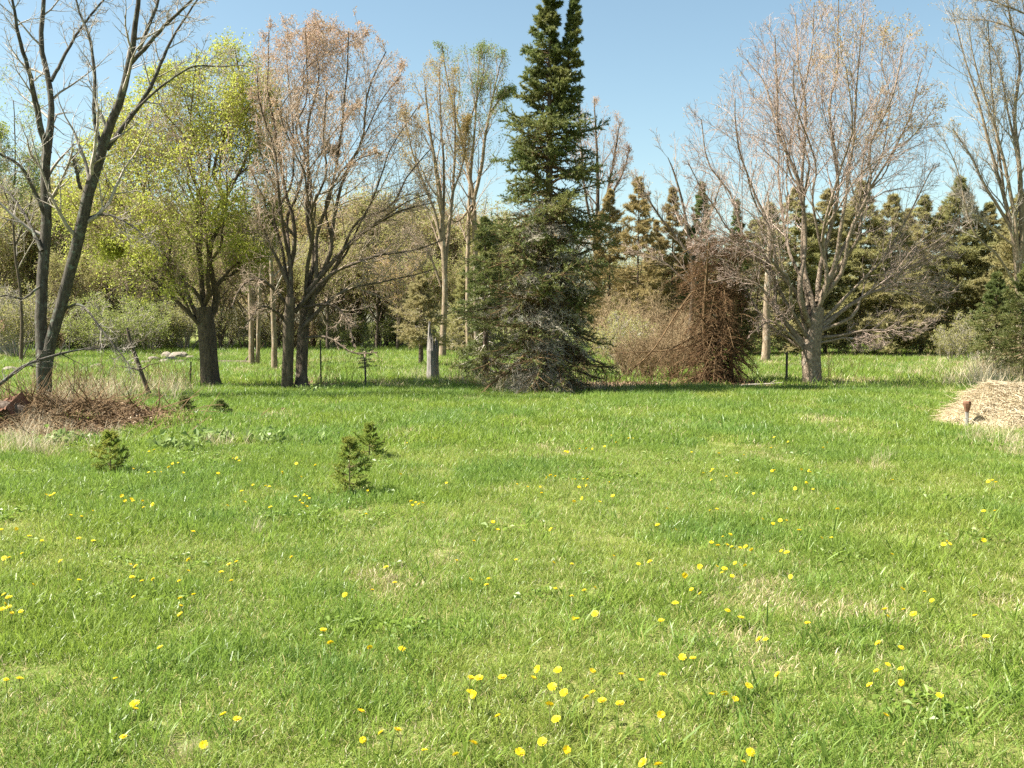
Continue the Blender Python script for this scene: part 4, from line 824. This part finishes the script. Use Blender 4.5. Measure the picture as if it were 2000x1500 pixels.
# straw heap with its rotten stake
hb = HEAP_R.copy(); hb[2] = 0
def heap_z(x, y):
    d = ((x - hb[0]) / 1.55) ** 2 + ((y - hb[1]) / 1.25) ** 2; z = (.56 + .14 * np.sin(x * 2.1 + 1) * np.cos(y * 1.7)) * np.clip(1 - d, 0, None) ** .8
    d2 = ((x - hb[0] - .9) / 1.6) ** 2 + ((y - hb[1] + 1.6) / .8) ** 2; z = np.maximum(z, .20 * np.clip(1 - d2, 0, None) ** .8)
    return z + .05 * np.sin(x * 5 + y * 3) * (z > .02) + .03 * np.sin(x * 11 - y * 9) * (z > .05)
gx_, gy_ = np.meshgrid(np.linspace(-2.4, 2.8, 70), np.linspace(-2.7, 1.7, 60)); HX, HY = gx_ + hb[0], gy_ + hb[1]; HZ = heap_z(HX, HY) - .06 + hgt(HX, HY)
b = MB(); ix = np.arange(HX.size).reshape(HX.shape); b.add(np.stack([HX, HY, HZ], -1).reshape(-1, 3), q=np.stack([ix[:-1, :-1], ix[:-1, 1:], ix[1:, 1:], ix[1:, :-1]], -1).reshape(-1, 4))
root = thing('straw_heap', 'pale heap of old straw and dead stalks in front of the young firs', 'heap', hb); b.build('mound', M['straw'], root, hb, True)
n = 11000; x = hb[0] + rng.normal(0, .8, n); y = hb[1] + rng.normal(-.2, .65, n); k = heap_z(x, y) > .03; k |= rng.random(n) < .12; x, y = x[k], y[k]; n = len(x)
z = heap_z(x, y) + hgt(x, y) - .02; d = unit(np.stack([rng.normal(0, 1, n), rng.normal(0, 1, n), rng.normal(0, .22, n)], -1)); L = rng.uniform(.08, .30, n)
P = march(rng, np.stack([x, y, z], -1), d, L, 1, -.2, .1); b = MB(); tubes(b, P, np.repeat([[.0032, .002]], n, 0) * rng.uniform(.7, 1.5, (n, 1)), 3); o = b.build('straw', M['straw_pale'], root, hb); o['kind'] = 'stuff'
# stake

for row in range(815, 930, 3):                                          # the stake stands on the heap's flank
    sb = on_ground(1888, row); sb[2] = heap_z(sb[0], sb[1]) + hgt(sb[0], sb[1]) - .03
    if HOR + (CAM_H - sb[2]) * FPX / sb[1] > 832: break
root = thing('wooden_stake', 'short rotten stake with a flared rusty head beside the straw heap', 'stake', sb)
b = MB(); tubes(b, np.array([[[0, 0, -.1], [.003, 0, .08], [0, 0, .24], [-.004, 0, .36]]]), np.array([[.03, .03, .028, .03]]), 7); b.build('shaft', M['wood_grey'], root, smooth=False)
b = MB(); tubes(b, np.array([[[0, 0, .3], [0, 0, .3], [-.002, 0, .43], [-.005, 0, .46], [-.005, 0, .46]]]), np.array([[.001, .034, .066, .06, .001]]), 8); b.build('head', M['rust'], root)

# rusty sheet of roofing on the brush heap
sb = on_ground(22, 838); sb[2] = hgt(sb[0], sb[1]); Yd = sb[1]
root = thing('metal_sheet', 'bent rusty sheet of metal lying on the brush heap', 'metal sheet', sb)
b = MB(); cols = 22; pts = []
for j in range(cols):
    u = j / (cols - 1); xx = -.42 + u * .60; zz = .08 + .24 * u - max(0, u - .82) * 1.6 + .018 * math.sin(j * 1.9); pts.append((xx, zz))
v = []
for (yy, dz) in ((-.22, -.10), (.28, .10)):
    for th in (0, .008): v += [(x_, yy + .05 * math.sin(i), z_ + dz + th) for i, (x_, z_) in enumerate(pts)]
v = np.array(v); c = cols; q = []
for j in range(c - 1): q += [[j, j + 1, 2 * c + j + 1, 2 * c + j], [c + j, 2 * c + c + j, 2 * c + c + j + 1, c + j + 1], [j, c + j, c + j + 1, j + 1], [2 * c + j, 2 * c + j + 1, 3 * c + j + 1, 3 * c + j]]
q += [[0, 2 * c, 3 * c, c], [c - 1, 2 * c - 1, 4 * c - 1, 3 * c - 1]]
b.add(v, q=q); b.build('sheet', M['rust'], root)
b = MB(); P, R = resample(np.array([[-.6, .05, .05], [-.2, 0, .14], [.1, 0, .12], [.3, .05, .02]]), [.12, .13, .11, .07], 8); tubes(b, P[None], R[None], 9); b.build('support_log', M['bark_conifer'], root, smooth=True)

# brush heap: twigs and dead leaves
hb = HEAP_L.copy(); hb[2] = 0
root = thing('brush_heap', 'low brown heap of dead leaves and twigs under the two-stemmed tree', 'heap', hb)
n = 15000; x = hb[0] - .3 + rng.normal(0, 1.6, n); y = hb[1] + .1 + rng.normal(0, 1.2, n); k = rng.random(n) < np.clip(litter(x, y) * 1.6 - .35, 0, 1); x, y = x[k], y[k]
v = quads(rng, np.stack([x, y, hgt(x, y) + .015], -1), .06, 1, .012, flat=1.2); b = MB(); b.add(v[0], t=v[1]); o = b.build('dead_leaves', M['dead_leaf'], root, hb); o['kind'] = 'stuff'
n = 2200; x = hb[0] - .7 + rng.normal(0, .95, n); y = hb[1] + .2 + rng.normal(0, .75, n); d = unit(np.stack([rng.normal(0, 1, n), rng.normal(0, 1, n), np.abs(rng.normal(.15, .4, n))], -1))
P = march(rng, np.stack([x, y, hgt(x, y) + .01], -1), d, rng.uniform(.15, .8, n), 4, -.1, .12); b = MB(); tubes(b, P, np.repeat([[.006, .006, .005, .004, .002]], n, 0) * rng.uniform(.6, 1.6, (n, 1)), 3); o = b.build('dead_twigs', M['twig_dead'], root, hb); o['kind'] = 'stuff'

# dry stalks, straw patches, leaf litter
def dry_mesh(h, w, n, rad, lean, mt): b = MB(); blades(b, rng, n, rad, h, w, lean, .5, 0); return b.mesh('stalk_tuft', mt)
DRY = [dry_mesh(.30, .006, 30, .16, .7, [M['straw']]) for _ in range(3)] + [dry_mesh(.5, .006, 16, .14, .45, [M['straw_pale']]) for _ in range(2)]
spots = []
for (cx, cy, rx, ry, n, s) in [(190, 775, 120, 22, 150, 1.), (330, 765, 60, 12, 45, .8), (60, 880, 80, 14, 60, .6), (1000, 752, 70, 12, 60, 1.1), (930, 745, 120, 9, 60, .7), (1120, 765, 100, 5, 60, .8), (1930, 740, 70, 25, 130, 1.2), (1990, 725, 60, 20, 110, 1.5), (1930, 845, 40, 15, 50, .5), (1985, 870, 35, 18, 50, .5), (620, 705, 120, 14, 90, .7), (1060, 735, 150, 8, 50, .7), (1780, 736, 40, 4, 30, .6), (860, 742, 70, 8, 40, .6), (440, 870, 50, 6, 20, .5), (500, 1034, 10, 3, 3, .4), (345, 1478, 50, 22, 40, .11), (100, 838, 90, 22, 90, .5), (210, 852, 60, 12, 30, .45), (60, 850, 60, 20, 50, .6), (1720, 905, 40, 10, 12, .4), (470, 700, 60, 14, 50, .7), (1500, 745, 40, 6, 20, .6)]:
    for _ in range(n):
        p = on_ground(cx + rng.normal(0, rx * .6), max(cy + rng.normal(0, ry * .6), 672)); spots.append((p[0], p[1], s * rng.uniform(.6, 1.4)))
spots = np.array(spots); xx, yy = spots[:, 0], spots[:, 1]
scatter('dry_grass', 'straw-coloured dead grass tufts along the tree line', 'grass', DRY, np.stack([xx, yy, hgt(xx, yy) + np.where(((xx - HEAP_R[0]) ** 2 + (yy - HEAP_R[1]) ** 2) < 3, .0, 0)], -1), rng.random(len(xx)) * 6.28, spots[:, 2], rng.integers(0, 5, len(xx)))
n = 9000; x, y = wedge(n * 4, 16, 34, .6); lt = litter(x, y); k = rng.random(len(x)) < lt * .9; x, y = x[k][:n], y[k][:n]
v = quads(rng, np.stack([x, y, hgt(x, y) + .02], -1), .09, 1, .01, flat=1.5); b = MB(); b.add(v[0], t=v[1]); o = b.build('leaf_litter', M['dead_leaf']); tag(o, 'brown leaf litter under the trees of the fence line', 'leaf litter', kind='stuff')
# thin brown weed stalks and wildlings
b = MB(); pts = []
for (cx, cy, rx, ry, n) in [(170, 770, 120, 18, 160), (330, 760, 50, 10, 50), (1960, 735, 60, 15, 120), (640, 750, 90, 6, 50), (930, 752, 60, 6, 60), (1130, 760, 120, 5, 120), (1300, 752, 120, 4, 110), (1640, 752, 60, 6, 30)]:
    for _ in range(n): p = on_ground(cx + rng.normal(0, rx * .6), cy + rng.normal(0, ry * .6)); p[2] = hgt(p[0], p[1]); pts.append(p)
pts = np.array(pts); n = len(pts); d = unit(np.stack([rng.normal(0, .28, n), rng.normal(0, .28, n), np.ones(n)], -1)); P = march(rng, pts, d, rng.uniform(.25, 1.0, n), 5, 0, .09); R = np.repeat([[.005, .0045, .004, .0035, .003, .002]], n, 0); tubes(b, P, R, 3)
a_, r_ = spawn(rng, P, R, 4, .35, 1, (30, 60), .3, .3, 3, .2, .12, .7, .0022); tubes(b, a_, r_, 3); o = b.build('weed_stalks', M['twig_dead']); tag(o, 'thin brown weed stalks along the old fence line', 'weeds', kind='stuff')
# pale broad-leaved herbs at the foot of the brush heap
b = MB(); pts = []
for (cx, cy, rx, ry, n) in [(345, 876, 50, 6, 26), (420, 866, 60, 5, 22), (600, 772, 40, 4, 16), (545, 868, 60, 5, 14), (120, 866, 40, 7, 16)]:
    for _ in range(n): p = on_ground(cx + rng.normal(0, rx * .6), cy + rng.normal(0, ry * .6)); p[2] = hgt(p[0], p[1]) + rng.uniform(.05, .14); pts.append(p)
v = quads(rng, np.array(pts), .085, 5, .05, flat=1.2, aspect=.8); b.add(v[0], t=v[1]); o = b.build('herb_leaves', M['herb']); tag(o, 'pale broad leaves of herbs at the foot of the brush heap', 'herbs', kind='stuff')

# field stones
def rock_mesh(seed):
    rg = np.random.default_rng(seed); import bmesh
    bm = bmesh.new(); bmesh.ops.create_icosphere(bm, subdivisions=2, radius=1); ph = rg.random(6) * 6
    for vv in bm.verts:
        c = vv.co; f = 1 + .22 * math.sin(c.x * 2.3 + ph[0]) * math.cos(c.y * 2.7 + ph[1]) + .12 * math.sin(c.z * 5 + c.x * 4 + ph[2]); vv.co = Vector((c.x * f, c.y * f * .8, max(c.z * f * .62, -.3)))
    me = bpy.data.meshes.new('rock'); bm.to_mesh(me); bm.free(); me.materials.append(M['rock']); return me
RK = [rock_mesh(s) for s in range(4)]
def rock(x, y, px, label, group, k, lift=0.):
    p = on_ground(x, y); p[2] = hgt(p[0], p[1]); s = px * p[1] / FPX * .62; o = link('rock', RK[k % 4]); o.location = Vector((p[0], p[1], p[2] + s * .12 + lift)); o.rotation_euler = (0, 0, k * 1.7); o.scale = (s, s, s * .9); tag(o, label, 'rock', group)
for i, (x, y, px, lf) in enumerate([(285, 712, 22, 0), (300, 706, 26, 0), (318, 712, 26, 0), (335, 708, 30, 0), (350, 712, 24, 0), (366, 708, 22, 0), (345, 702, 26, .12), (328, 700, 26, .1), (372, 701, 20, .0), (312, 714, 14, 0), (358, 700, 18, .15)]): rock(x, y, px, 'pale stone in the rock pile behind the stout maple', 'stones of the rock pile', i, lf)
rock(188, 722, 24, 'single pale boulder in the grass behind the two-stemmed tree', None, 2); rock(22, 730, 34, 'flat whitish stone behind the propped dead branch', None, 1)
rock(672, 668, 14, 'small grey stone at the far wood edge behind the maple', None, 3); rock(800, 676, 18, 'small grey stone at the wood edge behind the broken stump', None, 0)
# fallen log by the rock pile and a brown stub
limb_thing('fallen_log', 'dark log lying in the grass between the maple trunks', 'log', [(415, 709), (440, 709), (470, 709), (505, 708)], 38, (10, 11, 10, 8), M['bark_conifer'], 3)
limb_thing('fallen_log', 'thin grey log lying by the foot of the two-trunk maple', 'log', [(525, 764), (548, 760), (575, 757)], ground_y(764), (6, 6, 4), M['wood_grey'], 0)
limb_thing('fallen_branch', 'bare stick lying in grass before the dead brown conifer', 'branch', [(1420, 757), (1460, 752), (1500, 750), (1530, 747)], ground_y(757), (4, 4, 3, 2), M['twig_grey'], 4)
# shed at the wood edge
sb = at(-14, 695, 46); sb[2] = 0
root = thing('garden_shed', 'grey weathered shed with rusty roof at the wood edge', 'shed', sb)
def boxm(x0, x1, y0, y1, z0, z1): return np.array([[x, y, z] for z in (z0, z1) for x, y in ((x0, y0), (x1, y0), (x1, y1), (x0, y1))]), [[0, 1, 5, 4], [1, 2, 6, 5], [2, 3, 7, 6], [3, 0, 4, 7], [4, 5, 6, 7], [3, 2, 1, 0]]
for i in range(9):
    b = MB(); v, q = boxm(-1.0 + i * .18, -1.0 + i * .18 + .172, -.5, -.475 - .004 * (i % 3), 0, 1.2); b.add(v, q=q); b.build('plank', M['shed_wall'], root)
b = MB(); v, q = boxm(-1.0, .6, -.47, 1., 0, 1.19); b.add(v, q=q); b.build('wall', M['shed_wall'], root)
b = MB(); v = np.array([[-1.1, -.65, 1.2], [.85, -.65, 1.2], [.85, 1.1, 1.2], [-1.1, 1.1, 1.2], [-1.1, .2, 1.75], [.6, .2, 1.75]]); b.add(v, q=[[0, 1, 5, 4], [2, 3, 4, 5]], t=[[1, 2, 5], [3, 0, 4]]); b.build('roof', M['rust'], root)

# ------------------------------------------------------------------ dandelions
HEADS = []
for s in range(3):
    rg = np.random.default_rng(200 + s); b = MB()
    for (n, r0, r1, z0, z1, w) in ((26, .004, .0205, .000, .0015 + .002 * s, .0042), (20, .003, .0155, .002, .0055 + .002 * s, .004), (13, .001, .010, .004, .009, .0036)):
        a = np.arange(n) / n * 6.283 + rg.normal(0, .06, n); u = np.stack([np.cos(a), np.sin(a), 0 * a], -1); t = np.stack([-np.sin(a), np.cos(a), 0 * a], -1); rr_ = r1 * rg.uniform(.88, 1.1, n)[:, None]; zj = np.array([0, 0, 1.]) * rg.normal(0, .0008, n)[:, None]
        v = np.stack([u * r0 - t * w * .3 + [0, 0, z0], u * r0 + t * w * .3 + [0, 0, z0], u * rr_ + t * w * .5 + [0, 0, z1] + zj, u * rr_ - t * w * .5 + [0, 0, z1] + zj], 1); b.add(v.reshape(-1, 3), q=np.arange(n * 4).reshape(-1, 4))
    HEADS.append(b.mesh('flower_head', M['petal']))
b = MB(); tubes(b, np.array([[[0, 0, -1.], [.01, .004, -.66], [.012, .006, -.33], [0, 0, 0]]]), np.array([[.0022, .002, .0019, .0024]]), 4); STEM = b.mesh('stem', M['stem'], smooth=True)
DAN = """138 1006 159 1008 3 1036 32 1035 57 1049 82 1057 154 1052 182 1056 43 1083 8 1092 18 1091 118 1096 255 1101 265 1104 368 1089 368 1111 447 1096 462 1091 432 1113 452 1130 154 1134 65 1144 258 1126 277 1134 299 1130 350 1133 17 1168 8 1163 10 1182 5 1191 17 1188 23 1199 41 1196 261 1166 352 1168 378 1160 353 1183 352 1201 569 1080 631 1230 645 1255 313 1267 12 1329 38 1328 225 1328 263 1377 264 1387 241 1441 436 1398 463 1407 398 1457 377 1031
963 1013 972 1029 1076 1028 925 1051 1284 1015 1320 1025 892 1089 1008 1090 1081 1096 1117 1099 1198 1083 1247 1100 1269 1095 754 1101 771 1132 727 1147 674 1157 919 1128 954 1127 950 1138 1085 1147 1141 1152 1162 1147 1117 1163 1319 1179 1127 1208 1120 1207 1162 1198 1291 1214 722 1264 785 1266 920 1325 936 1325 981 1323 1050 1307 1042 1324 1090 1309 1157 1311 1213 1318 1253 1330 1294 1318 919 1352 926 1358 1079 1342 1102 1354 1145 1362 1157 1352 1176 1370 1211 1376 1073 1378 705 1391 972 1400 1086 1405 1291 1398 744 1433 776 1427 709 1447 925 1453 829 1467 890 1476 1059 1451 1015 1471 1106 1466 1256 1491 1286 1495
1489 1007 1510 1016 1524 1010 1536 1011 1561 1030 1605 1046 1624 1046 1412 1040 1427 1036 1390 1053 1402 1060 1420 1058 1429 1062 1435 1067 1446 1064 1456 1062 1468 1069 1526 1070 1537 1074 1367 1105 1400 1105 1436 1098 1455 1103 1410 1118 1430 1125 1415 1110 1544 1126 1337 1124 1351 1153 1368 1161 1943 1004 1921 1004 1742 1080 1849 1060 1843 1064 1855 1064 1921 1060 1762 1151 1806 1156 1820 1174 1728 1193 1734 1207 1765 1193 1784 1202 1904 1205 1926 1248 1716 1261 1760 1269 1577 1221 1447 1210 1421 1195 1482 1251 1495 1251 1333 1285 1353 1288 1519 1321 1462 1342 1390 1358 1415 1356 1436 1368 1712 1315 1734 1302 1759 1310 1760 1337 1699 1342 1730 1400 1835 1363 1466 1470 1452 1489
1338 782 1330 805 1285 813 1296 817 1290 818 1307 822 1313 823 1320 824 1322 822 1346 823 1117 829 1137 834 1194 848 1203 861 1250 842 1247 846 1228 853 1236 853 1181 870 1157 875 1145 874 1132 875 1109 881 1104 880 1377 843 1512 852 1539 861 1506 871 1616 862 1608 872 1404 880 1351 878 1453 883 1392 913 1389 918 1374 921 1389 934 1419 928 1439 922 1512 915 1508 916 1583 918 1580 915 1565 913 1575 942 1553 953 1588 955 1472 961 1118 927 1124 927 1139 927 1148 927 1131 941 1145 938 1190 933 1197 958 1121 968 1137 962 1171 969 1303 983 1387 988 1400 986 1636 994
481 822 493 821 507 826 291 878 301 875 260 911 290 918 302 917 314 917 329 908 337 902 348 900 358 919 455 893 462 893 467 898 426 920 590 866 616 906 579 903 588 928 551 920 494 942 519 944 526 945 472 953 238 965 244 974 257 970 260 974 278 974 298 980 280 986 181 996 577 964 594 961 599 963 604 967 586 971 590 976 599 982 528 983 478 973 444 980 715 997 718 953 783 920 795 862
803 973 812 975 818 978 806 980 825 976 90 967 98 968 105 965 1930 942 1938 940 1945 944 1743 935 1055 940 1058 952 1075 920 1068 923 1085 921 1030 940 1010 935 872 935 850 855 965 825""".split()
DAN = [(int(DAN[i]), int(DAN[i + 1])) for i in range(0, len(DAN), 2)]
DAN.sort(key=lambda p: -p[1]); rng = np.random.default_rng(210)
for (x, y) in DAN[:300]:
    hh = rng.uniform(.085, .12); p = on_ground(x, y, hh); gz = float(hgt(p[0], p[1])); s = rng.uniform(.56, .95)
    r = thing('dandelion', 'open yellow dandelion flower on its stem in the meadow grass', 'dandelion', (p[0], p[1], gz), 'dandelions in the meadow')
    o = link('flower_head', HEADS[rng.integers(0, 3)], r); o.location = (0, 0, hh); o.scale = (s, s, s); o.rotation_euler = (rng.normal(.15, .38), rng.normal(-.15, .38), rng.random() * 6.28)
    o = link('stem', STEM, r); o.location = (0, 0, hh + .002); o.scale = (1, 1, hh + .02); o.rotation_euler = (0, 0, rng.random() * 6.28)
